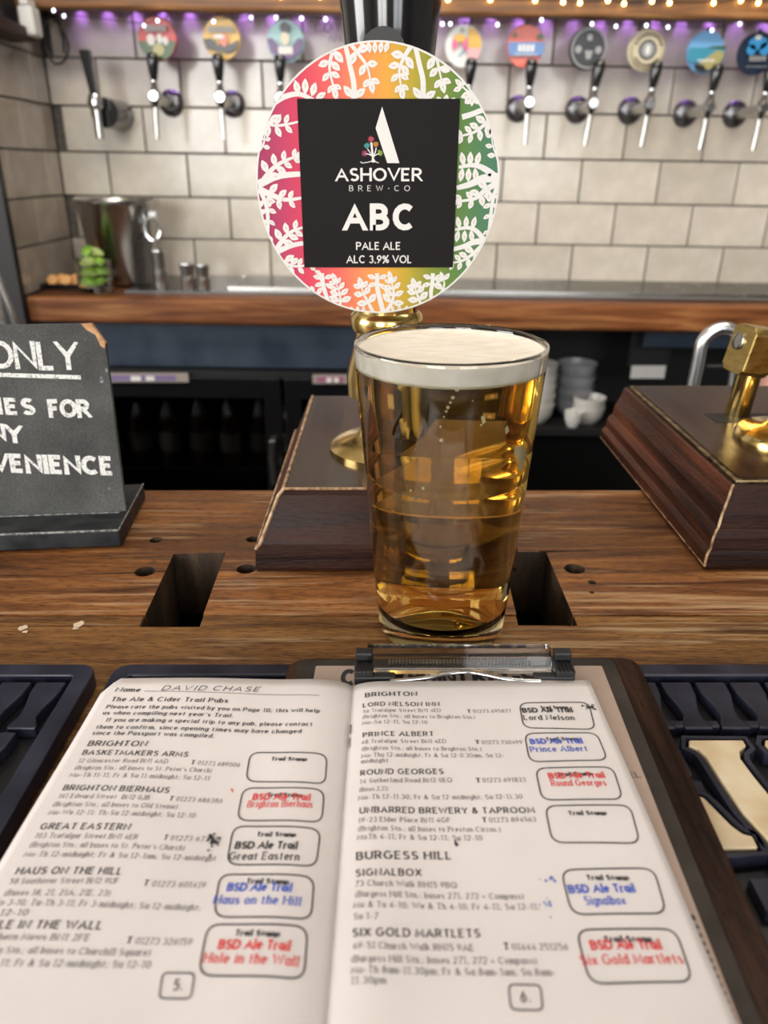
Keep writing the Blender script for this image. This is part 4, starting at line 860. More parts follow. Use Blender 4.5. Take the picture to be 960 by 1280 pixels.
# block 2 (right)
t = thing('pump_block', 'red-brown moulded pump block at the right edge of the bar', 'pump block', (.28, .52, 0), 'wooden hand pump blocks')
cx0, cx1, cy0, cy1 = .1945, .378, .4005, .640
lv = [(0.0, .0006), (-.0008, .003), (-.0004, .010), (.0012, .0125), (.0024, .0132), (.0028, .0200), (.0050, .0245), (.0064, .0252), (.0075, .0330), (.0110, .0420), (.0128, .0490), (.0140, .0500)]
P = side_pieces(lv, cx0, cx1, cy0, cy1, t, M['mahogany'], M['mahogany_y'])
k = len(lv)-1; ins = lv[-1][0]
hx, hy = atz(922, 522, .053)[:2]
mkobj('base_board', MB().box(cx0+ins, cx1-ins, cy0+ins, cy1-ins*.4, .010, .0500), M['mahogany'], t)
M['brass_rim'] = noisy(mat('tarnished_brass', (.34, .26, .14), .38, metal=1.0), [(.35, (.16, .11, .06)), (.6, (.42, .33, .18)), (.8, (.60, .50, .30))], (150, 150, 150), 5, rough=(.25, .5))
mkobj('plate_rim', MB().box(cx0+ins+.002, cx1-ins-.002, cy0+ins+.002, cy1-ins*.4-.002, .0500, .0518), M['brass_rim'], t, bevel=.0005, label='tarnished brass rim')
pl = mkobj('top_plate', MB().box(cx0+ins+.005, cx1-ins-.005, cy0+ins+.006, cy1-ins*.4-.006, .0516, .0526), M['mahogany_top'], t, label='dark lacquered top plate')
edge_line([P(i, 0) for i in range(1, k+1)], .0008, t); edge_line([P(1, 3), P(1, 0)], .0003, t)
B2T = .0526
mkobj('rod_slot', MB().box(hx-.020, hx+.030, hy-.011, hy+.011, .0526, .0528), M['black'], t, label='dark rod slot')

# ================================================================== CENTRAL HAND PUMP, CLIP
HX, HY = .0016, .486
t = thing('beer_hand_pump', 'brass hand pump with tall black handle behind the round pump clip', 'hand pump', (HX, HY, B1T), 'brass hand pumps')
mkobj('base_flange', MB().lathe([(0, 0), (.0385, 0), (.0385, .0025), (.0360, .0050), (.0280, .0085), (.0200, .0110), (.0165, .0150), (.0155, .0185), (0, .0185)], (HX, HY, B1T), seg=56), M['brass'], t, smooth=True)
Z = lambda z: z - B1T
mkobj('column', MB().lathe([(0, Z(.064)), (.0160, Z(.064)), (.0175, Z(.068)), (.0185, Z(.075)), (.0190, Z(.082)), (.0205, Z(.0845)), (.0258, Z(.0865)), (.0262, Z(.098)), (.0245, Z(.106)), (.0215, Z(.116)), (.0198, Z(.1235)), (.0195, Z(.1270)), (.0222, Z(.1285)), (.0232, Z(.1330)), (.0225, Z(.1375)), (.0200, Z(.1400)), (.0195, Z(.150)), (.0215, Z(.158)), (.0215, Z(.17)), (0, Z(.17))], (HX, HY, B1T), seg=56), M['brass'], t, smooth=True)
mkobj('handle', MB().lathe([(0, Z(.168)), (.0150, Z(.168)), (.0175, Z(.19)), (.0200, Z(.225)), (.0225, Z(.26)), (.0255, Z(.285)), (.0288, Z(.315)), (.0290, Z(.335)), (.0260, Z(.36)), (.0200, Z(.375)), (.0, Z(.382))], (HX+.002, HY, B1T), seg=56), M['blackgloss'], t, smooth=True)
# pump clip: round printed board in front of the pump
CC = Vector((-.0034, .4550, .2128)); CR, CRZ = .0672, .0690
pc = thing('pump_clip', 'round pale ale pump clip with rainbow leaf border and black square', 'pump clip', tuple(CC))
board = mat('clip_board', (.8, .3, .2), .55, spec=.15)
N, L, b = nodes(board)
tc = N.new('ShaderNodeTexCoord'); sp = N.new('ShaderNodeSeparateXYZ'); L.new(tc.outputs['Object'], sp.inputs[0])
mr = N.new('ShaderNodeMapRange'); mr.inputs['From Min'].default_value = -.068; mr.inputs['From Max'].default_value = .068
ma = N.new('ShaderNodeMath'); ma.operation = 'MULTIPLY_ADD'; ma.inputs[1].default_value = .0; L.new(sp.outputs['Z'], ma.inputs[0]); L.new(sp.outputs['X'], ma.inputs[2])
L.new(ma.outputs[0], mr.inputs[0])
rp = ramp(N, [(0.0, (.30, .045, .11)), (.10, (.47, .055, .13)), (.20, (.66, .060, .11)), (.33, (.80, .14, .12)), (.44, (.82, .28, .10)), (.53, (.78, .36, .06)), (.62, (.50, .36, .04)), (.70, (.27, .29, .04)), (.80, (.13, .23, .045)), (.90, (.09, .21, .09)), (1.0, (.07, .19, .14))])
L.new(mr.outputs[0], rp.inputs[0]); L.new(rp.outputs[0], b.inputs['Base Color'])
Mrot = Matrix.Rotation(R(90), 4, 'X')
mb = MB(); mb.T = Matrix.Translation(CC) @ Mrot @ Matrix.Diagonal((1, CRZ/CR, 1, 1))
mb.lathe([(0, -.0015), (CR-.0004, -.0015), (CR, -.0010), (CR, .0010), (CR-.0005, .0015), (0, .0015)], seg=96)
mkobj('clip_board', mb, board, pc, label='round board printed in rainbow colours')
FY = CC.y - .0015
_cyc = [0]
def P3(x, z, k): return (CC.x + x, FY - .00006*k - (_cyc[0] % 29)*1.2e-5, CC.z + z)
def nxt(): _cyc[0] += 1
mb = MB(); ring = [(CR*cos(2*pi*k/96), CRZ*sin(2*pi*k/96)) for k in range(96)]
mb.add([P3(x*.9995, z*.9995, 2) for x, z in ring] + [P3(x*.986, z*.986, 2) for x, z in ring], [(i, (i+1) % 96, 96+(i+1) % 96, 96+i) for i in range(96)])
mkobj('white_rim', mb, M['w'], pc)
# leaf pattern. normalised coordinates from the crop: circle centre (471,640), radius 438 x 482
def nrm(x, y): return ((x-471)/438*CR, -(y-641)/482*CRZ)
lf = MB(); vein = MB()
SQ = [(371.5, 123.5), (575, 123.5), (566, 334), (380.5, 334)]
SQ = [tuple((aty(x, y, FY) - CC)[i] for i in (0, 2)) for x, y in SQ]
def clampc(x, z):
    r = math.hypot(x/CR, z/CRZ)
    if r > .99: x, z = x*.99/r, z*.99/r
    return x, z
def ribbon(pts, w0, w1, k=1):
    pts = smoothline([Vector(nrm(*p)) for p in pts], 5); n = len(pts)
    for i in range(n-1):
        d = (pts[i+1]-pts[i]).normalized(); nn2 = Vector((-d.y, d.x))
        d0 = (pts[i]-pts[i-1]).normalized() if i else d; n0 = ((Vector((-d0.y, d0.x)) + nn2)/2).normalized()
        d3 = (pts[min(i+2, n-1)]-pts[i+1]); d3 = d3.normalized() if d3.length > 1e-9 else d; n3 = ((Vector((-d3.y, d3.x)) + nn2)/2).normalized()
        wa = (w0 + (w1-w0)*i/(n-1))/438*CR/2; wb2 = (w0 + (w1-w0)*(i+1)/(n-1))/438*CR/2
        a, b1 = pts[i], pts[i+1]
        nxt()
        if math.hypot(a.x/CR, a.y/CRZ) > 1.04 and math.hypot(b1.x/CR, b1.y/CRZ) > 1.04: continue
        lf.add([P3(*clampc(*q), k) for q in (a-n0*wa, b1-n3*wb2, b1+n3*wb2, a+n0*wa)], [(0, 1, 2, 3)])
def leaf(x, y, ang, ln, wd):
    c = Vector(nrm(x, y)); s = CR/438; d = Vector((cos(ang), sin(ang))); n2_ = Vector((-d.y, d.x))
    out = []
    for u, w in ((0, .10), (.18, .62), (.42, 1), (.68, .86), (.88, .40), (1.0, 0), (.88, -.40), (.68, -.86), (.42, -1), (.18, -.62), (0, -.10)):
        out.append(c + d*u*ln*s + n2_*w*wd*.5*s)
    nxt()
    if math.hypot(c.x/CR, c.y/CRZ) > 1.02: return
    lf.add([P3(*clampc(*q), 1.5) for q in out], [tuple(range(len(out)))])
    a, b1 = c + d*ln*.36*s, c + d*ln*.72*s
    if math.hypot(b1.x/CR, b1.y/CRZ) < .97:
        m2 = (a+b1)/2; w_ = n2_*1.6*s
        vein.add([P3(q.x, q.y, 2.6) for q in (a, m2 - w_*1.6, b1, m2 + w_*1.6)], [(0, 1, 2, 3)])
def sprig(pts, ln=40, wd=24, n=4, w0=12, w1=4, tip=True):
    """curved stem with paired leaves; pts in crop pixels, base first"""
    ribbon(pts, w0, w1)
    S_ = smoothline([Vector(p) for p in pts], 6); m_ = len(S_)
    for k in range(n):
        i = int(m_*(.28 + .66*k/max(1, n-1)))
        i = min(i, m_-2); d = S_[i+1]-S_[i]; a = math.atan2(-d.y, d.x)
        f_ = 1 - .12*k
        for sgn in (-1, 1): leaf(S_[i].x + 3*cos(a+sgn*1.2), S_[i].y - 3*sin(a+sgn*1.2), a + sgn*R(66 - 6*k), ln*f_, wd*f_)
    if tip:
        d = S_[-1]-S_[-2]; a = math.atan2(-d.y, d.x); leaf(S_[-1].x, S_[-1].y, a, ln*.95, wd*.85)
# top arc
sprig([(345, 150), (318, 200), (308, 250), (320, 305)], 46, 26, 4, 16, 6)
ribbon([(362, 168), (378, 240), (390, 300), (388, 370)], 15, 20)
sprig([(372, 160), (405, 200), (435, 240), (447, 285)], 44, 26, 3, 15, 5)
sprig([(388, 400), (388, 360), (388, 345)], 46, 24, 1, 18, 12, False); leaf(384, 340, R(130), 46, 24); leaf(392, 340, R(35), 46, 24)
for x in (415, 440, 463, 486, 508): leaf(x, 164, R(-90 + (x-463)*-.45), 34, 18)
sprig([(590, 170), (560, 215), (545, 255), (552, 305)], 46, 26, 4, 17, 5)
ribbon([(592, 150), (612, 230), (627, 290), (626, 370)], 15, 20)
sprig([(640, 180), (670, 215), (680, 250), (690, 285)], 44, 26, 3, 14, 5)
leaf(622, 345, R(130), 46, 24); leaf(632, 345, R(30), 46, 24); leaf(690, 362, R(120), 26, 20); leaf(705, 362, R(80), 30, 20); leaf(722, 362, R(50), 26, 18)
# upper left
ribbon([(105, 362), (150, 338), (205, 330), (265, 358)], 20, 12)
leaf(200, 330, R(105), 44, 24); leaf(222, 330, R(88), 48, 24); leaf(244, 336, R(70), 44, 24); leaf(205, 350, R(-20), 30, 16); leaf(258, 345, R(28), 40, 20)
sprig([(70, 400), (95, 428), (135, 432), (205, 418)], 44, 24, 4, 14, 6)
sprig([(50, 520), (66, 500), (72, 480), (74, 466)], 24, 16, 3, 8, 4)
sprig([(45, 640), (85, 590), (125, 560), (175, 540)], 46, 26, 4, 20, 8)
ribbon([(30, 640), (70, 622), (120, 605), (205, 598)], 30, 16)
sprig([(35, 650), (85, 672), (135, 690), (205, 682)], 44, 24, 4, 26, 8)
sprig([(45, 655), (62, 700), (68, 750), (62, 830)], 38, 20, 4, 16, 12)
sprig([(88, 880), (120, 835), (155, 805), (200, 790)], 46, 26, 4, 20, 7)
ribbon([(90, 885), (140, 862), (180, 852), (215, 850)], 20, 14)
sprig([(88, 892), (125, 925), (160, 938), (220, 932)], 42, 24, 4, 12, 7)
# bottom arc
ribbon([(258, 965), (262, 1010), (275, 1060), (292, 1110)], 18, 14)
leaf(258, 985, R(165), 34, 18); leaf(262, 1005, R(195), 34, 18); leaf(268, 985, R(20), 34, 18); leaf(270, 1005, R(-30), 38, 18); leaf(258, 970, R(150), 30, 16)
sprig([(322, 1110), (326, 1070), (322, 1035), (312, 1005)], 44, 24, 4, 12, 5)
leaf(225, 1040, R(110), 26, 18); leaf(240, 1048, R(60), 30, 18); leaf(215, 1052, R(160), 24, 16)
sprig([(452, 1120), (430, 1075), (415, 1045), (408, 1020)], 42, 26, 3, 14, 5)
ribbon([(468, 965), (468, 1020), (478, 1070), (492, 1125)], 16, 20)
leaf(462, 985, R(160), 34, 18); leaf(464, 1005, R(195), 34, 18); leaf(474, 985, R(20), 34, 18); leaf(474, 1005, R(-35), 40, 18)
sprig([(500, 1120), (525, 1075), (530, 1035), (522, 1000)], 46, 24, 4, 16, 5)
sprig([(640, 1100), (626, 1065), (618, 1040), (612, 1022)], 42, 26, 3, 12, 5)
ribbon([(678, 965), (676, 1010), (672, 1040), (676, 1080)], 16, 14)
leaf(672, 985, R(160), 34, 18); leaf(670, 1005, R(195), 34, 18); leaf(684, 985, R(20), 34, 18); leaf(682, 1005, R(-35), 36, 18)
sprig([(705, 1050), (718, 1025), (722, 1005), (718, 992)], 36, 20, 2, 10, 5)
for x in (372, 392, 412): leaf(x, 1118, R(90 + (392-x)*.8), 22, 14)
for x in (530, 552, 575): leaf(x, 1116, R(90 + (552-x)*.8), 24, 14)
# right side
sprig([(826, 335), (800, 330), (778, 318), (762, 305)], 36, 20, 2, 10, 5)
for a_ in (200, 235, 270, 300): leaf(797, 325, R(a_), 42, 22)
ribbon([(765, 405), (800, 395), (835, 382), (870, 378)], 18, 16)
sprig([(882, 400), (845, 430), (810, 455), (765, 468)], 42, 24, 4, 16, 6)
sprig([(900, 555), (890, 530), (878, 500), (872, 470)], 30, 18, 3, 8, 4)
ribbon([(905, 620), (860, 585), (815, 568), (760, 575)], 26, 10)
for x in (778, 800, 822): leaf(x, 570, R(90 + (800-x)*.6), 46, 22); leaf(x-4, 578, R(-90 + (800-x)*-.4), 46, 22)
ribbon([(755, 648), (800, 636), (850, 615), (915, 612)], 14, 34)
sprig([(910, 625), (860, 655), (825, 685), (770, 695)], 44, 26, 4, 24, 7)
sprig([(908, 625), (890, 680), (885, 730), (880, 810)], 38, 20, 4, 16, 10)
ribbon([(870, 845), (835, 805), (800, 792), (755, 800)], 20, 9)
for x in (772, 795, 818): leaf(x, 796, R(90 + (795-x)*.6), 44, 20); leaf(x-4, 802, R(-90 + (795-x)*-.4), 42, 20)
ribbon([(745, 875), (790, 862), (830, 845), (872, 842)], 14, 24)
sprig([(858, 858), (825, 890), (790, 915), (750, 925)], 42, 24, 4, 16, 6)
mkobj('leaf_pattern', lf, M['w'], pc, label='white branch and leaf print')
veinm = mat('leaf_vein', (.62, .50, .42), .5); mkobj('leaf_veins', vein, veinm, pc)
_cyc[0] = 0
mb = MB(); mb.add([P3(x, z, 14) for x, z in SQ] + [P3(x, z, 1) for x, z in SQ], [(0, 1, 2, 3), (0, 1, 5, 4), (1, 2, 6, 5), (2, 3, 7, 6), (3, 0, 4, 7)])
mkobj('black_square', mb, M['label_black'], pc, label='black square label')
def clip_text(name, text, x0, x1, y, cap_px, hw, gap=.17, contrast=0, m=None):
    a, b_ = aty(x0, y, FY), aty(x1, y, FY); cap = (aty(x0, y-cap_px, FY).z - a.z); mb = MB()
    w, Q = layout(text, hw, gap, contrast=contrast); sx = (b_.x - a.x)/w
    for k, q in enumerate(Q): mb.add([(a.x + p.x*sx, FY - .0010 - (k % 19)*1.5e-5, a.z + p.y*cap) for p in q], [(0, 1, 2, 3)])
    return mkobj(name, mb, m or M['w'], pc)
clip_text('lettering', 'ASHOVER', 421, 526, 225.2, 14, .095, .27)
clip_text('lettering', 'BREW*CO', 437, 512, 238.5, 6.5, .055, .95)
clip_text('lettering', 'ABC', 433, 515, 284.3, 26.5, .135, .42)
clip_text('lettering', 'PALE ALE', 446, 500, 311.4, 8.4, .09, .27)
clip_text('lettering', 'ALC 3.9% VOL', 434, 514, 328, 8.4, .09, .27)
def lpx(x, y):                                                   # crop of the label, scale 3.84 from (350,100)
    v = aty(350 + x/3.84, 100 + y/3.84, FY); return (v.x, v.z)
mb = MB()
mb.add([(x, FY-.0010, z) for x, z in (lpx(490, 128), lpx(573, 399), lpx(515, 399), lpx(459, 232))], [(0, 1, 2, 3)])
mkobj('letter_emblem', mb, M['w'], pc, label='tall white slanted stroke of the letter emblem')
tr_ = MB()
def trib(pts, w0, w1):
    P_ = [Vector(lpx(*p)) for p in pts]; n = len(P_)
    for i, q in enumerate(strip(P_, w0*.00005)): tr_.add([(p.x, FY-.0010-(len(tr_.f) % 17)*5e-6, p.y) for p in q], [(0, 1, 2, 3)])
trib([(446, 396), (446, 370), (442, 335), (438, 300)], 11, 5); trib([(447, 372), (458, 345), (462, 325)], 6, 3); trib([(445, 368), (430, 345), (420, 330)], 5, 3)
trib([(444, 365), (425, 356), (408, 354)], 5, 3); trib([(448, 368), (465, 357), (480, 354)], 5, 3); trib([(386, 392), (395, 399), (425, 394), (446, 388), (474, 398)], 4, 3); trib([(440, 392), (450, 385), (456, 394)], 10, 5)
mkobj('tree_trunk', tr_, M['w'], pc, label='tiny white tree trunk')
for (x, y, c_, nm) in ((438, 284, (.65, .06, .12), 'red'), (418, 317, (.06, .40, .42), 'teal'), (460, 310, (.75, .28, .04), 'orange'), (406, 352, (.42, .04, .14), 'crimson'), (480, 350, (.35, .50, .05), 'green')):
    mb = MB()
    for k in range(11):
        a = 2*pi*k/11; r_ = 17*(.8 + .3*random.random())
        q = [lpx(x, y), lpx(x + r_*.6*cos(a-.18), y + r_*.6*sin(a-.18)), lpx(x + r_*cos(a), y + r_*sin(a)), lpx(x + r_*.6*cos(a+.18), y + r_*.6*sin(a+.18))]
        mb.add([(p[0], FY-.0011-k*6e-6, p[1]) for p in q], [(0, 1, 2, 3)])
    mkobj('tree_crown', mb, col('crown_' + nm, c_, .5), pc, label='tiny %s crown of the emblem tree' % nm)
mkobj('clip_bracket', MB().box(CC.x-.012, CC.x+.016, CC.y+.0016, HY-.0295, .235, .262).lathe([(0, 0), (.012, 0), (.012, .006), (0, .006)], (CC.x+.003, CC.y+.0075, .2765-.0), Matrix.Rotation(R(90), 4, 'X'), 24), M['black'], pc, bevel=.002)

# ================================================================== RIGHT HAND PUMP FITTINGS (brass)
fx, fy = .2795, .4885
t = thing('beer_hand_pump', 'brass hand pump linkage on the right moulded block', 'hand pump', (fx, fy, B2T), 'brass hand pumps')
mkobj('base_flange', MB().lathe([(0, 0), (.0375, 0), (.0375, .003), (.0355, .006), (.029, .0078), (.021, .0095), (.0165, .013), (.0150, .020), (.0145, .024), (0, .024)], (fx, fy, B2T), seg=56), M['brass'], t, smooth=True)
mkobj('pivot_eye', MB().lathe([(0, -.006), (.0125, -.006), (.0135, -.004), (.0135, .004), (.0125, .006), (0, .006)], (fx-.004, fy-.004, B2T+.027), Matrix.Rotation(R(70), 4, 'X') @ Matrix.Rotation(R(-20), 4, 'Y'), 32), M['brass'], t, smooth=True)
mkobj('pivot_cap', MB().lathe([(0, 0), (.0088, 0), (.0088, .0022), (.0065, .003), (0, .003)], (fx-.006, fy-.0105, B2T+.0285), Matrix.Rotation(R(75), 4, 'X') @ Matrix.Rotation(R(-16), 4, 'Y'), 24), M['white'], t, smooth=True, label='white pivot cap')
mkobj('upright_fork', MB().tube([(fx+.010, fy+.004, B2T+.02), (fx+.008, fy+.008, B2T+.075)], [.0085, .0085], 24), M['brass_dull'], t, smooth=True)
ra = atz(921, 518, B2T); ra = Vector((ra.x, ra.y, B2T)); rb_ = aty(936, 468, ra.y - .004)
dr = (rb_ - ra).normalized(); ext = ra + dr*.060
mkobj('piston_rod', MB().tube([ra - dr*.002, ra + dr*.036], .0088, 32), M['brass'], t, smooth=True)
hd = ra + dr*.050
hp = mkobj('knuckle', MB(), M['brass_dull'], t) if False else None
kb = MB(); Rm = dr.to_track_quat('Z', 'Y').to_matrix().to_4x4(); kb.T = Matrix.Translation(hd) @ Rm @ Matrix.Rotation(0, 4, 'Z')
def oct_prism(w, d, h, ch): return [(-w+ch, -h), (w-ch, -h), (w, -h+ch), (w, h-ch), (w-ch, h), (-w+ch, h), (-w, h-ch), (-w, -h+ch)]
zax = Vector((0, 0, 1)); 
kb.T = Matrix.Translation(hd) @ Matrix.Translation((-.003, 0, 0)) @ Matrix.Rotation(R(10), 4, 'Y') @ Matrix.Rotation(R(-78), 4, 'Z')
kb.prism(oct_prism(.0125, 0, .0170, .004), -.011, .011, 'y')
kn = mkobj('knuckle', kb, M['brass_dull'], t, bevel=.0007)
bo = MB(); bo.T = kb.T; bo.lathe([(0, 0), (.0062, 0), (.0062, .0012), (.0045, .002), (0, .0015)], (-.003, -.0108, .005), Matrix.Rotation(R(90), 4, 'X'), 24)
mkobj('bolt', bo, M['steel'], kn, smooth=True, label='grey steel bolt head')
cb = MB(); cb.T = kb.T; cb.lathe([(0, 0), (.0085, 0), (.0098, .003), (.0112, .008), (.0112, .016), (.0098, .021), (.0098, .026), (0, .026)], (.000, .010, .004), Matrix.Rotation(R(-90), 4, 'X'), 32)
mkobj('cross_pin', cb, M['brass_dull'], t, smooth=True)
lv_ = MB(); lv_.tube([(fx+.006, fy-.002, B2T+.040), (fx+.012, fy-.006, B2T+.085), (fx+.022, fy-.01, B2T+.15)], [.010, .012, .014], 24)
mkobj('lever_socket', lv_, M['brass_dull'], t, smooth=True)

# ================================================================== CHALKBOARD ON ITS STAND
co, so = cos(R(5)), sin(R(5))
TB = Matrix.Translation((-.1685, .4300, 0)) @ Matrix.Rotation(R(5), 4, 'Z')
t = thing('chalkboard_sign', 'tabletop chalkboard on a black wooden stand with white chalk lettering', 'chalkboard', (-.25, .455, 0))
mb = MB(); mb.T = TB; mb.box(-.36, 0, 0, .078, .0006, .0125); mkobj('stand_base', mb, M['blackpaint'], t, bevel=.0012)
mb = MB(); mb.T = TB
mb.tube([(-.36, .0005, .0122), (-.0005, .0005, .0122)], .0007, 6).tube([(-.0005, .0005, .0122), (-.0005, .078, .0122)], .0005, 6).tube([(-.36, .0272, .0127), (-.006, .0272, .0127)], .0005, 6)
mkobj('worn_edge', mb, M['chalk_dust'], t)
lean = R(8)
TBB = TB @ Matrix.Translation((-.0035, .030, .0125)) @ Matrix.Rotation(-lean, 4, 'X')
BH = .1225
mb = MB(); mb.T = TBB
mb.prism([(-.34, 0), (.0020, 0), (.0010, BH-.012), (-.0065, BH), (-.34, BH)], -.002, .002, 'y')
mkobj('slate_panel', mb, M['slate'], t, bevel=.0005)
mb = MB(); mb.T = TBB
mb.prism([(-.0125, BH-.0002), (-.0064, BH+.0001), (.0011, BH-.0120), (.0003, BH-.0155), (-.0020, BH-.0140), (-.0045, BH-.0070), (-.0095, BH-.0040)], -.0022, .0021, 'y')
mkobj('chipped_corner', mb, M['raw_wood'], t, label='chipped raw wood corner')
mb = MB(); mb.T = TB; mb.box(-.34, -.006, .0365, .049, .0125, .026); mkobj('rear_batten', mb, M['blackpaint'], t, bevel=.001)
inv = TBB.inverted()
def bpt(x, y):
    """pixel -> board plane local (x,z)"""
    o_ = Vector((0, 0, HC)); d_ = ray(x, y); lo = inv @ o_; ld = (inv.to_3x3() @ d_); tt = (-.0022 - lo.y)/ld.y; p_ = lo + ld*tt
    return p_.x, p_.z
def board_text(text, x0, y0, x1, y1, cap_px, hw=.10, gap=.24):
    a, b_ = bpt(x0, y0), bpt(x1, y1); c = bpt(x0, y0-cap_px); cap = c[1]-a[1]
    mb = MB(); mb.T = TBB; w, Q = layout(text, hw, gap, jitter=.03); sx = (b_[0]-a[0])/w
    for k, q in enumerate(Q): mb.add([(a[0] + p.x*sx, -.0022-(k % 19)*6e-6, a[1] + (b_[1]-a[1])*p.x/w + p.y*cap) for p in q], [(0, 1, 2, 3)])
    mkobj('chalk_lettering', mb, M['chalk'], t)
board_text('ONLY', -12, 458, 96, 460, 30, .10, .24)
board_text('APOLOGIES', -146, 512, 42, 517, 17, .15, .38); board_text('FOR', 64, 520, 111, 519, 18, .15, .26)
board_text('ANY', -32, 547, 27, 552, 18, .14, .24)
board_text('INCONVENIENCE', -110, 585, 140, 592, 19, .15, .30)
a, b_ = bpt(-20, 468), bpt(101, 472)
mb = MB(); mb.T = TBB; mb.add([(a[0], -.0022, a[1]-.0012), (b_[0], -.0022, b_[1]-.0012), (b_[0], -.0022, b_[1]+.0014), (a[0], -.0022, a[1]+.0014)], [(0, 1, 2, 3)])
mkobj('chalk_underline', mb, M['chalk'], t)
mb = MB(); mb.T = TBB
for (x, y, r_) in ((106, 424, .0009), (127, 476, .0018), (133, 463, .0012), (137, 612, .0014)):
    q = bpt(x, y); mb.add([(q[0] + r_*random.uniform(.4, 1.1)*cos(k_), -.0022, q[1] + r_*random.uniform(.6, 1.6)*sin(k_)) for k_ in [2*pi*i/8 for i in range(8)]], [tuple(range(8))])
mkobj('chalk_smudge', mb, M['chalk_dust'], t)

# ================================================================== PINT OF BEER
GX, GY = .0302, .3405
pint = thing('pint_glass', 'full pint glass of golden ale with creamy head', 'glass', (GX, GY, 0))
GH = .1506; rb0, rt0 = .0328, .0440
ro = lambda z: rb0 + (rt0-rb0)*(z/GH)
wt = .0021
prof = [(0, .0030), (.020, .0026), (.0275, .0008), (.0300, .0004), (.0318, .0012), (rb0+.0001, .0040)] + [(ro(z), z) for z in (.012, .03, .06)] + [(ro(.0893), .0893), (ro(.0898)+.00010, .0898), (ro(.0903), .0903)] + [(ro(z), z) for z in (.115, .135, GH-.0012)] + [(ro(GH)-.0004, GH-.0002), (ro(GH)-wt/2, GH+.0003), (ro(GH)-wt+.0003, GH-.0003), (ro(GH-.002)-wt, GH-.002)] + [(ro(z)-wt, z) for z in (.13, .10, .06, .03, .018)] + [(.027, .0125), (.018, .0105), (0, .0100)]
mkobj('glass_wall', MB().lathe(prof, (GX, GY, 0), seg=128), M['glass'], pint, smooth=True)
fz, ft = .1400, .1490
bprof = [(0, .0096), (.018, .0101), (.0273, .0121), (ro(.018)-wt+.0004, .0178)] + [(ro(z)-wt+.0004, z) for z in (.03, .06, .10, fz+.001)] + [(0, fz+.001)]
beer = tag(mkobj('beer', MB().lathe(bprof, (GX, GY, 0), seg=128), M['beer'], smooth=True), 'golden pale ale filling the pint glass', 'beer', kind='stuff')
fp = [(0, fz), (ro(fz)-wt+.0002, fz), (ro(fz)-wt+.00045, fz+.0010), (ro(.145)-wt+.00045, .145), (ro(ft)-wt+.00045, ft-.0005), (ro(ft)-wt-.0012, ft-.0014), (.034, ft-.0022), (.015, ft-.0019), (0, ft-.0018)]
tag(mkobj('foam_head', MB().lathe(fp, (GX, GY, 0), seg=96), M['foam'], smooth=True), 'creamy white foam head on the ale', 'foam', kind='stuff')
# strings of bubbles and lacing on the glass inside
bb = MB()
def on_glass(px, py, inset=.0030):
    d_ = ray(px, py); best = None
    for i in range(400):
        tt = .2 + i*.0006; p_ = Vector((0, 0, HC)) + d_*tt
        if math.hypot(p_.x-GX, p_.y-GY) < ro(p_.z)-inset: return p_
    return None
for (x, y, r_) in ((571, 486, .0010), (566, 496, .0008), (563, 502, .0006), (560, 508, .0008), (558, 513, .0006), (555, 520, .0005), (551, 532, .0005), (552, 549, .0009), (530, 609, .0008), (515, 612, .0005), (590, 500, .0004), (600, 530, .0005), (520, 560, .0004)):
    p_ = on_glass(x, y)
    if p_: bb.lathe([(0, -r_), (r_*.7, -r_*.7), (r_, 0), (r_*.7, r_*.7), (0, r_)], p_, seg=8)
mkobj('bubble_trail', bb, M['bubble'], pint, smooth=True)['kind'] = 'stuff'
lc = MB()
for poly in (((640, 558), (648, 556), (653, 562), (651, 572), (648, 586), (644, 588), (644, 576), (639, 566)), ((600, 520), (604, 518), (606, 526), (602, 530)), ((629, 534), (632, 530), (634, 537), (630, 542)), ((627, 728), (630, 727), (628, 742), (624, 750), (622, 748)), ((622, 762), (626, 764), (624, 770), (621, 768))):
    v = [on_glass(x, y, .0026) for x, y in poly]
    if all(v): lc.add(v, [tuple(range(len(v)))])
mkobj('foam_lacing', lc, M['bubble'], pint)

# ================================================================== CLIPBOARD
CB = .0098
cbd = thing('clipboard', 'walnut clipboard holding a menu under the booklet', 'clipboard', (.04, .18, CB))
def cq(px, py, z): v = atz(px, py, z); return (v.x, v.y)
TLc, TRc = Vector((-.0440, .2915)), Vector((.1185, .2925)); BRc, BLc = Vector((.1105, .060)), Vector((-.050, .060))
def cbz(z0, z1, quad, r, m, nm, bev=.0, label=None, parent=cbd):
    P_ = [tuple(p) for p in rrect(quad, r, 7)]
    return mkobj(nm, MB().prism(P_, z0, z1), m, parent, bevel=bev, label=label)
cbz(CB, CB+.0036, [BLc, BRc, TRc, TLc], .010, M['walnut'], 'board', .0008)
zb = CB + .0036
inx = lambda p, dx, dy: Vector((p.x+dx, p.y+dy))
menu = thing('menu_sheet', 'printed menu sheet under the clear clip of the clipboard', 'menu', (.04, .18, zb))
cbz(zb+.0001, zb+.0005, [inx(BLc, .004, .002), inx(BRc, -.0120, .002), inx(TRc, -.0118, -.002), inx(TLc, .004, -.002)], .004, M['sleeve'], 'sleeve', label='smoked plastic sleeve', parent=menu)
m_tl, m_tr = Vector(cq(395, 834, zb)), Vector(cq(752, 834, zb)); m_br = Vector(cq(925, 1280, zb)); m_br = m_tr + (m_br - m_tr)*1.25
m_bl = m_br + (m_tl - m_tr)
cbz(zb+.0005, zb+.0008, [m_bl, m_br, m_tr, m_tl], .0008, M['menu_paper'], 'paper', parent=menu)
zm = zb + .0009
mb = MB()
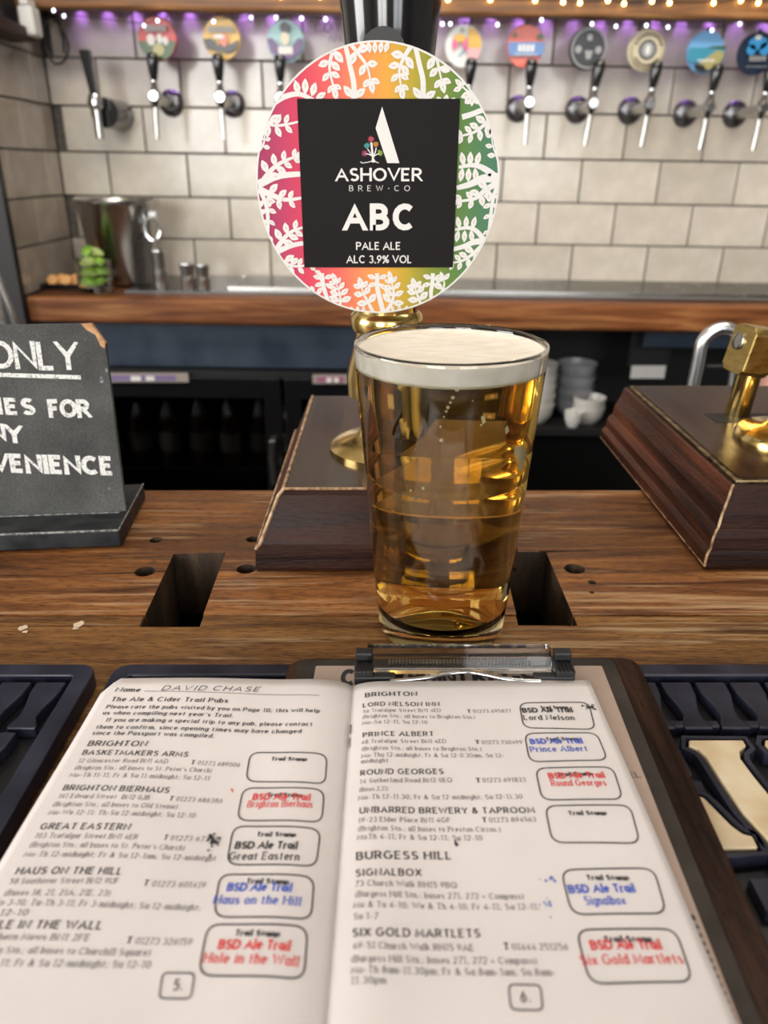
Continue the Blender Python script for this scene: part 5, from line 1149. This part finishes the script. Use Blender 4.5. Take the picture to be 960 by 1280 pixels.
def pt(mb, text, x0, y0, x1, y1, cap, z, **k): text_on(mb, text, cq(x0, y0, z), cq(x1, y1, z), cap, zflat(z), **k)
pt(mb, 'CHECKPOINT', 428, 855, 585, 855, .0095, zm, hw=.16, gap=.30)
pt(mb, 'KEGS', 595, 855, 668, 855, .0095, zm, hw=.16, gap=.30)
mkobj('heading', mb, M['ink'], menu, label='bold black heading partly hidden by the clip')
mb = MB(); pt(mb, 'CAROMEL'[-3:], 775, 972, 802, 971.5, .0026, zm, hw=.05); mkobj('lettering', mb, M['ink'], menu)
mb = MB()
for k in range(26):
    a = cq(867 + k*4.2, 1148 + k*10.4, zm); mb.box(a[0]-.0006, a[0]+.0006, a[1]-.0006, a[1]+.0006, zm-.0002, zm)
a, b_ = cq(850, 1145.5, zm), cq(868, 1145, zm); mb.box(a[0], b_[0], a[1]-.0006, a[1]+.0006, zm-.0002, zm)
mkobj('frame_line', mb, M['ink2'], menu)
# the clip: clear ridged bar, black end pieces, wire
zc_ = zb + .0010
ca = Vector(cq(459, 829, .024)); cb_ = Vector(cq(690, 829, .024)); yc = (ca.y + cb_.y)/2 + .0085
xa_, xb2 = cq(459, 820, .024)[0], cq(690, 820, .024)[0]
mb = MB()
pr = [(yc+.0005, zc_+.0012), (yc-.0055, zc_+.0012), (yc-.0058, zc_+.0045), (yc-.0035, zc_+.0095), (yc+.0005, zc_+.0125), (yc+.0030, zc_+.0120), (yc+.0036, zc_+.0085)]
mb.prism(pr, xa_, xb2, 'x'); mkobj('clear_clip_bar', mb, M['acrylic'], cbd, bevel=.0006, label='clear plastic clip bar')
mb = MB()
for k in range(42):
    x_ = xa_ + .010 + k*(xb2-xa_-.02)/41; mb.box(x_-.0005, x_+.0005, yc-.0046, yc-.0010, zc_+.0055, zc_+.0066)

mkobj('ridged_spine', mb, M['darksteel'], cbd, label='grey ridged spine inside the clear bar')
for (px, s_) in ((455, 1), (705, -1)):
    x_ = cq(px, 835, .02)[0]
    m_ = MB(); m_.box(x_-.0042, x_+.0042, yc-.0110, yc+.0015, zc_, zc_+.0070); m_.box(x_-.0038, x_+.0038, yc-.0035, yc+.0015, zc_+.007, zc_+.0110)
    lo, hi = sorted((x_ - s_*.0042, x_ + s_*.0140)); m_.box(lo, hi, yc-.0115, yc-.0072, zc_, zc_+.0042)
    e = mkobj('clip_end', m_, M['black'], cbd, bevel=.0007, label='black ridged end piece')
    g2 = MB()
    for k in range(4): g2.box(x_-.0030+k*.0018, x_-.0022+k*.0018, yc-.0118, yc-.0034, zc_+.0068, zc_+.0076)
    mkobj('grip_ridge', g2, M['rubber_floor'], e)
wp = [Vector((*cq(x, y, zc_+.004), zc_+.003)) for x, y in ((488, 849), (515, 847), (540, 844), (562, 839.5), (585, 838), (606, 841), (630, 846), (652, 848.5), (676, 849))]
mkobj('spring_wire', MB().tube(smoothline(wp), .0010, 10), M['chrome'], cbd, smooth=True, label='bent silver wire')

# ================================================================== BOOKLET
ZR, ZL = .0178, .0185
sp0, sp1 = Vector((-.0132, .2715)), Vector((-.0158, .1180))
RT = Vector(cq(737, 848, ZR)); LT = Vector(cq(136, 846, ZL)); ST = Vector(cq(441, 853, ZR)); SB = Vector(cq(407, 1280, ZR)); RBt = Vector(cq(925, 1280, ZR)); LM = Vector(cq(0, 1075, ZL))
ext_ = 1.06
SB = ST + (SB-ST)*ext_; RBt = RT + (RBt-RT)*ext_
LB = LT + (LM-LT)*((ST-SB).length/(LT-LM).length)
def spine_x(y): return ST.x + (SB.x-ST.x)*((ST.y-y)/(ST.y-SB.y))
def zpage(x, y):
    d = x - spine_x(y)
    wv = .00025*sin(y*60 + x*25) + .0002*sin(x*70 - y*22)
    if d >= 0: return ZR - .0022*math.exp(-d/.0035) + .0005*math.exp(-((d-.012)/.010)**2) + wv - .0010*max(0, (d-.07)/.035)**2
    d = -d; return ZL - .0028*math.exp(-d/.0040) + .0009*math.exp(-((d-.016)/.012)**2) + wv - .0010*max(0, (d-.06)/.05)**2
bk = thing('open_booklet', 'open stapled ale trail booklet with stamped pub listings', 'booklet', (-.015, .2, zm))
def page(nm, A, B_, Cc, D, r_out, side):
    """A top-spine, B top-outer, C bottom-outer, D bottom-spine"""
    mb = MB(); nu, nv = 40, 30; v = []
    for j in range(nv+1):
        for i in range(nu+1):
            u, w = i/nu, j/nv
            p_ = (A*(1-u)+B_*u)*(1-w) + (D*(1-u)+Cc*u)*w
            # round the outer top corner
            v.append((p_.x, p_.y, zpage(p_.x, p_.y)))
    # rounded corner: pull the outermost top vertices in
    for j in range(3):
        for i in range(nu-2, nu+1):
            k = j*(nu+1)+i; du, dw = (i-(nu-2))/2, (2-j)/2
            s = max(0, du*dw); x, y, z = v[k]
            v[k] = (x - side*r_out*s*.5, y - r_out*s*.5, z)
    mb.add(v, [(j*(nu+1)+i, j*(nu+1)+i+1, (j+1)*(nu+1)+i+1, (j+1)*(nu+1)+i) for j in range(nv) for i in range(nu)])
    o = mkobj(nm, mb, M['paperL'], bk, smooth=True)
    sd = o.modifiers.new('thick', 'SOLIDIFY'); sd.thickness = .0011 if side > 0 else .0009; sd.offset = 0
    o.location.z -= sd.thickness/2 + .00002
    return o
pr_ = page('right_page', ST, RT, RBt, SB, .0, 1); pl_ = page('left_page', ST, LT, LB, SB, .006, -1)
zt_ = lambda x, y: zpage(x, y) + .00016
def T(mb, text, x0, y0, x1, y1, cap, left, **k):
    z = ZL if left else ZR; text_on(mb, text, cq(x0, y0, z), cq(x1, y1, z), cap*.00130, zt_, **k)
H_ = dict(hw=.095, serif=True, contrast=.36, gap=.36); Bd = dict(hw=.060, serif=True, contrast=.2, gap=.30); Hv = dict(hw=.088, serif=True, contrast=.3, gap=.32)
left_heads = [('Name', 144, 862.5, 174, 864, 1.9, Hv), ('The Ale & Cider Trail Pubs', 138, 874.5, 284, 879.5, 1.9, Hv), ('Please rate the pubs visited by you on Page 10; this will help', 132, 883.5, 399, 893, 1.6, Hv), ("us when compiling next year's Trail.", 128, 891, 291, 897.5, 1.6, Hv),
 ('If you are making a special trip to any pub, please contact', 132, 900, 390, 910, 1.6, Hv), ('them to confirm, since opening times may have changed', 119, 908.5, 376, 918.5, 1.6, Hv), ('since the Passport was compiled.', 114.5, 916, 267, 922.5, 1.6, Hv),
 ('BRIGHTON', 109, 930, 182, 932.5, 2.1, H_), ('BASKETMAKERS ARMS', 102, 941, 234, 946, 1.85, H_), ('BRIGHTON BIERHAUS', 78, 986, 210, 991, 1.85, H_), ('GREAT EASTERN', 49.5, 1035.5, 161, 1038, 1.85, H_), ('HAUS ON THE HILL', 19, 1092, 151, 1094, 1.85, H_), ('HOLE IN THE WALL', -28, 1159, 126, 1162, 1.85, H_),
 ('T', 238, 955, 243, 955.2, 1.5, H_), ('T', 211, 1000.5, 216, 1000.7, 1.5, H_), ('T', 204, 1050, 209, 1050.2, 1.5, H_), ('T', 179, 1107.5, 185, 1107.7, 1.5, H_), ('T', 157, 1179.5, 164, 1179.7, 1.5, H_)]
left_body = [('12 Gloucester Road BN1 4AD', 97, 951, 209, 954), ('01273 689006', 247, 955.5, 299, 958), ("(Brighton Stn.; all buses to St. Peter's Church)", 92, 960, 264, 965), ('Mo-Th 11-11; Fr & Sa 11-midnight; Su 12-11', 86, 969, 261, 975),
 ('161 Edward Street  BN2 0JB', 72, 996, 186, 1000), ('01273 686386', 220, 1001, 277, 1003), ('(Brighton Stn.; all buses to Old Steine)', 65, 1006.5, 221, 1011), ('Mo-We 12-11; Th-Sa 12-midnight; Su 12-10', 60, 1017, 243, 1022),
 ('103 Trafalgar Street BN1 4ER', 43, 1046.5, 171, 1050), ('01273 677911', 213, 1050.5, 275, 1052), ("(Brighton Stn.; all buses to St. Peter's Church)", 36, 1058, 230, 1063), ('Mo-Th 12-midnight; Fr & Sa 12-1am; Su 12-midnight', 29, 1070, 269, 1076),
 ('58 Southover Street BN2 9UF', 11, 1104, 147, 1105.5), ('01273 601419', 190, 1108.5, 256, 1110), ('(Buses 18, 21, 21A, 21E, 23)', 4, 1118.5, 137, 1120.5), ('Mo 3-10; Tu-Th 3-11; Fr 3-midnight; Sa 12-midnight;', -10, 1130, 250, 1138.5), ('Su 12-10', -22, 1143, 33, 1144),
 ('Southern Mews BN1 2FE', -30, 1173, 110, 1176.5), ('01273 326159', 169, 1180, 239, 1182), ('(Brighton Stn.; all buses to Churchill Square)', -46, 1189.5, 187, 1195), ('Mo 12-11; Fr & Sa 12-midnight; Su 12-10', -40, 1206, 187, 1210)]
right_heads = [('BRIGHTON', 457, 872, 521, 870.5, 2.0, H_), ('LORD NELSON INN', 454, 884.5, 549, 883, 1.8, H_), ('PRINCE ALBERT', 454, 922.5, 542, 921, 1.8, H_), ('ROUND GEORGES', 451, 970, 554, 968, 1.85, H_), ('UNBARRED BREWERY & TAPROOM', 450, 1017, 668, 1016, 1.85, H_), ('BURGESS HILL', 446, 1075, 564, 1073, 2.15, H_), ('SIGNALBOX', 445, 1096, 526.5, 1094.5, 1.85, H_), ('SIX GOLD MARTLETS', 441, 1172, 600, 1171, 1.85, H_),
 ('T', 584, 891.2, 589, 891.1, 1.5, H_), ('T', 594, 930.2, 600, 930.2, 1.5, H_), ('T', 595, 978.3, 601, 978.2, 1.5, H_), ('T', 603, 1027.3, 609, 1027.2, 1.5, H_), ('T', 630, 1187, 637, 1187, 1.6, H_)]
right_body = [('56 Trafalgar Street BN1 4ED', 454, 892, 551, 890.7), ('01273 695877', 592, 891, 639, 890), ('(Brighton Stn.; all buses to Brighton Stn.)', 453, 899, 594, 898.5), ('Mo-Sa 12-11; Su 12-10', 453, 906.5, 534, 906),
 ('48 Trafalgar Street BN1 4ED', 452, 931, 557.5, 929.7), ('01273 730499', 603, 930.5, 653, 930), ('(Brighton Stn.; all buses to Brighton Stn.)', 452, 939.4, 602, 939), ('Mo-Thu 12-midnight; Fr & Sa 12-0.30am, Su 12-', 452, 948, 630, 947), ('midnight', 452, 955, 485, 955),
 ('14 Sutherland Road BN2 0EQ', 450, 980, 565, 978), ('01273 691833', 604, 978, 657, 977.5), ('(Buses 2,21)', 449, 990, 485, 990), ('Mo-Th 12-11.30; Fr & Sa 12-midnight; Su 12-11.30', 448, 1000, 653, 998.5),
 ('19-23 Elder Place BN1 4GF', 448, 1028.5, 563, 1027.6), ('01273 894563', 612, 1027.5, 670, 1027), ('(Brighton Stn.; all buses to Preston Circus.)', 447.5, 1039, 626, 1039), ('MoTh 4-11; Fr & Sa 12-11; Su 12-10', 446.6, 1049.6, 603, 1049.6),
 ('73 Church Walk RH15 9BQ', 444, 1108.5, 571, 1109), ('(Burgess Hill Stn.; buses 271, 272 + Compass)', 444, 1122, 655, 1123), ('Mo & Tu 4-10; We & Th 4-10; Fr 4-11; Sa 12-11;', 442, 1135.5, 674, 1136.5), ('Su 1-7', 442, 1150, 472, 1150.3),
 ('49-51 Church Walk RH15 9AE', 441, 1187.5, 592, 1188.5), ('01444 251256', 641, 1187.3, 710, 1187.5), ('(Burgess Hill Stn.; buses 271, 272 + Compass)', 439, 1204, 671, 1205), ('Mo-Th 8am-11.30pm; Fr & Sa 8am-1am; Su 8am-', 439, 1218, 694, 1220), ('11.30pm', 439, 1231.5, 482, 1231.5)]
for left, heads, body in ((True, left_heads, left_body), (False, right_heads, right_body)):
    par = pl_ if left else pr_
    mb = MB()
    for tx, x0, y0, x1, y1, cap, st in heads: T(mb, tx, x0, y0, x1, y1, cap, left, **st)
    o = mkobj('bold_print', mb, M['ink'], par)
    mb = MB()
    for tx, x0, y0, x1, y1 in body: T(mb, tx, x0, y0, x1, y1, 1.45, left, **Bd)
    mkobj('small_print', mb, M['ink2'], par)
mb = MB(); T(mb, 'DAVID CHASE', 202, 863, 323, 865.5, 2.3, True, hw=.055, gap=.40, slant=.2); mkobj('handwriting', mb, M['pen'], pl_, label='name handwritten in pen')
mb = MB(); a, b_ = Vector(cq(180, 863.5, ZL)), Vector(cq(399, 871.5, ZL))
P_ = [a + (b_-a)*k/20 for k in range(21)]
for q in strip(P_, .00012): mb.add([(p.x, p.y, zt_(p.x, p.y)) for p in q], [(0, 1, 2, 3)])
mkobj('rule_line', mb, M['ink2'], pl_)
stampfont = dict(hw=.12, gap=.26); serf = dict(hw=.085, serif=True, contrast=.35, gap=.3)
stamps = [
 (True, (313, 940, 409, 944, 406.5, 981, 307, 976), None, None, (339, 950.5, 383, 953), None, None),
 (True, (304, 984, 405.6, 987.7, 402, 1029, 296, 1025), 'ink_red', 'Brighton Bierhaus', (334, 995.5, 377, 998), (316, 999, 387, 1001.5), (309, 1008.5, 390, 1011)),
 (True, (292, 1032, 401, 1037, 395, 1085, 283, 1081), 'ink', 'Great Eastern', (321, 1045.5, 369, 1047.8), (294, 1060.5, 371, 1063), (286, 1074.5, 373, 1078)),
 (True, (275, 1093, 393, 1097.6, 389, 1152, 267, 1147), 'ink_blue', 'Haus on the Hill', (308, 1105, 360, 1108), (284, 1114, 364, 1117), (267, 1130, 375, 1135)),
 (True, (260, 1156, 385, 1161, 380, 1227, 247.5, 1220), 'ink_red', 'Hole in the Wall', (294, 1170.5, 349, 1174.5), (273, 1187, 362, 1191), (254, 1204, 372, 1211)),
 (False, (649, 878, 736, 876, 744.5, 910.6, 654.6, 909.7), 'ink', 'Lord Nelson', (676, 885, 710, 884.3), (654, 890, 716, 888.5), (655.6, 899.5, 718, 899)),
 (False, (655.6, 916.6, 746, 914.7, 760, 949.6, 662, 953), 'ink_blue', 'Prince Albert', (683, 925.5, 724, 924.5), (664, 930, 728.5, 928), (664, 940.5, 735, 938.5)),
 (False, (669, 961, 766, 958, 779, 999, 677.6, 1001), 'ink_red', 'Round Georges', (697, 970.5, 740, 969), (687, 974, 756, 971.5), (690, 983.5, 758, 982)),
 (False, (681, 1008, 787.6, 1006, 800.4, 1053.6, 690.4, 1053.6), None, None, (711, 1019, 758, 1018.7), None, None),
 (False, (701, 1087.5, 817.5, 1084, 834, 1140, 715, 1143.5), 'ink_blue', 'Signalbox', (734, 1099.5, 786, 1099), (712.5, 1116, 794, 1113.5), (732.5, 1131, 782.5, 1130)),
 (False, (720, 1162.5, 845, 1159, 867.5, 1225, 737.5, 1231), 'ink_red', 'Six Gold Martlets', (756, 1177, 815, 1175.5), (740, 1187, 827.5, 1184), (727.5, 1207, 855, 1202)),
]
for left, q8, mk, nm, tp, bp_, np_ in stamps:
    par = pl_ if left else pr_; z = ZL if left else ZR
    quad = [cq(q8[i], q8[i+1], z) for i in (0, 2, 4, 6)]
    mb = MB(); outline(mb, rrect(quad, .0042, 6), .00026, zt_); mkobj('stamp_frame', mb, M['ink'], par)
    mb = MB(); T(mb, 'Trail Stamp', *tp, 1.15, left, hw=.13, gap=.26); mkobj('stamp_caption', mb, M['ink'], par)
    if mk:
        cl_ = {'ink_red': 'red', 'ink_blue': 'blue', 'ink': 'black'}[mk]
        mb = MB(); T(mb, 'BSD Ale Trail', *bp_, 1.9, left, **stampfont); T(mb, nm, *np_, 2.15, left, **serf)
        for v_ in mb.v: v_.z += .00008
        mkobj('ink_stamp', mb, M[mk], par, label='%s ink stamp' % cl_)
for left, cx_, cy_, w_, h_, dg_ in ((True, 221, 1232, 20, 16, '5.'), (False, 657, 1247, 20, 16, '6.')):
    z = ZL if left else ZR; s_ = -2.5 if left else 1.5
    quad = [cq(cx_-w_-s_, cy_-h_, z), cq(cx_+w_-s_, cy_-h_+1, z), cq(cx_+w_+s_, cy_+h_+1, z), cq(cx_-w_+s_, cy_+h_, z)]
    mb = MB(); outline(mb, rrect(quad, .0016, 4), .00024, zt_); T(mb, dg_, cx_-5, cy_+6, cx_+6, cy_+6, 2.2, left, **H_)
    mkobj('page_number', mb, M['ink2'], pl_ if left else pr_)
# ink smears and staples
rs_ = random.Random(5)
for left, cx_, cy_, sx_, sy_, n_, mk in ((True, 268, 1049, 9, 7, 16, 'ink'), (False, 738, 882, 9, 4, 16, 'ink'), (True, 262, 1066, 3, 12, 6, 'ink2'), (False, 685, 1100, 12, 5, 10, 'ink_blue'), (False, 686, 1128, 8, 14, 8, 'ink_blue'), (False, 570, 1052, 2, 6, 4, 'ink'), (True, 290, 988, 1.5, 4, 3, 'ink_red')):
    z = ZL if left else ZR; mb = MB()
    for k in range(n_):
        a = cq(cx_ + rs_.gauss(0, .5)*sx_, cy_ + rs_.gauss(0, .5)*sy_, z); r_ = rs_.uniform(.00015, .00075)*(1.2 if mk == 'ink' else .7)
        mb.add([(a[0] + r_*rs_.uniform(.5, 1.2)*cos(2*pi*i/7), a[1] + r_*rs_.uniform(.5, 1.5)*sin(2*pi*i/7), zt_(*a)+.0001) for i in range(7)], [tuple(range(7))])
    mkobj('ink_smear', mb, M[mk], pl_ if left else pr_)
for y in (911, 928):
    a = cq(438 - (y-911)*.08, y, ZR-.001); mkobj('staple', MB().tube([(a[0], a[1]-.0028, zpage(*a)+.0004), (a[0], a[1]+.0028, zpage(*a)+.0004)], .00025, 6), M['chrome'], bk)

# ================================================================== the back wall and its fittings run very slightly out of level with the bar
SL = .0145; PV = Vector((.55, 0, Z0 + .1))
Mt = Matrix.Translation(PV) @ Matrix.Rotation(SL, 4, 'Y') @ Matrix.Translation(-PV)
full = ('wall_back', 'wall_left', 'trim_1', 'back_counter', 'drip_tray', 'under_counter_shelf', 'bottle_fridge', 'beer_bottle', 'wooden_beam_shelf', 'side_ledge', 'led_strip', 'led_glow', 'ice_bucket', 'lime_glass', 'lime_wedge', 'spirit_measure', 'garnish_tray', 'orange_slice', 'cup', 'beer_tap')
bpy.context.view_layer.update()
for o in list(C.objects):
    if o.parent is None and o.name.split('.')[0] in full:
        o.matrix_world = Mt @ o.matrix_world
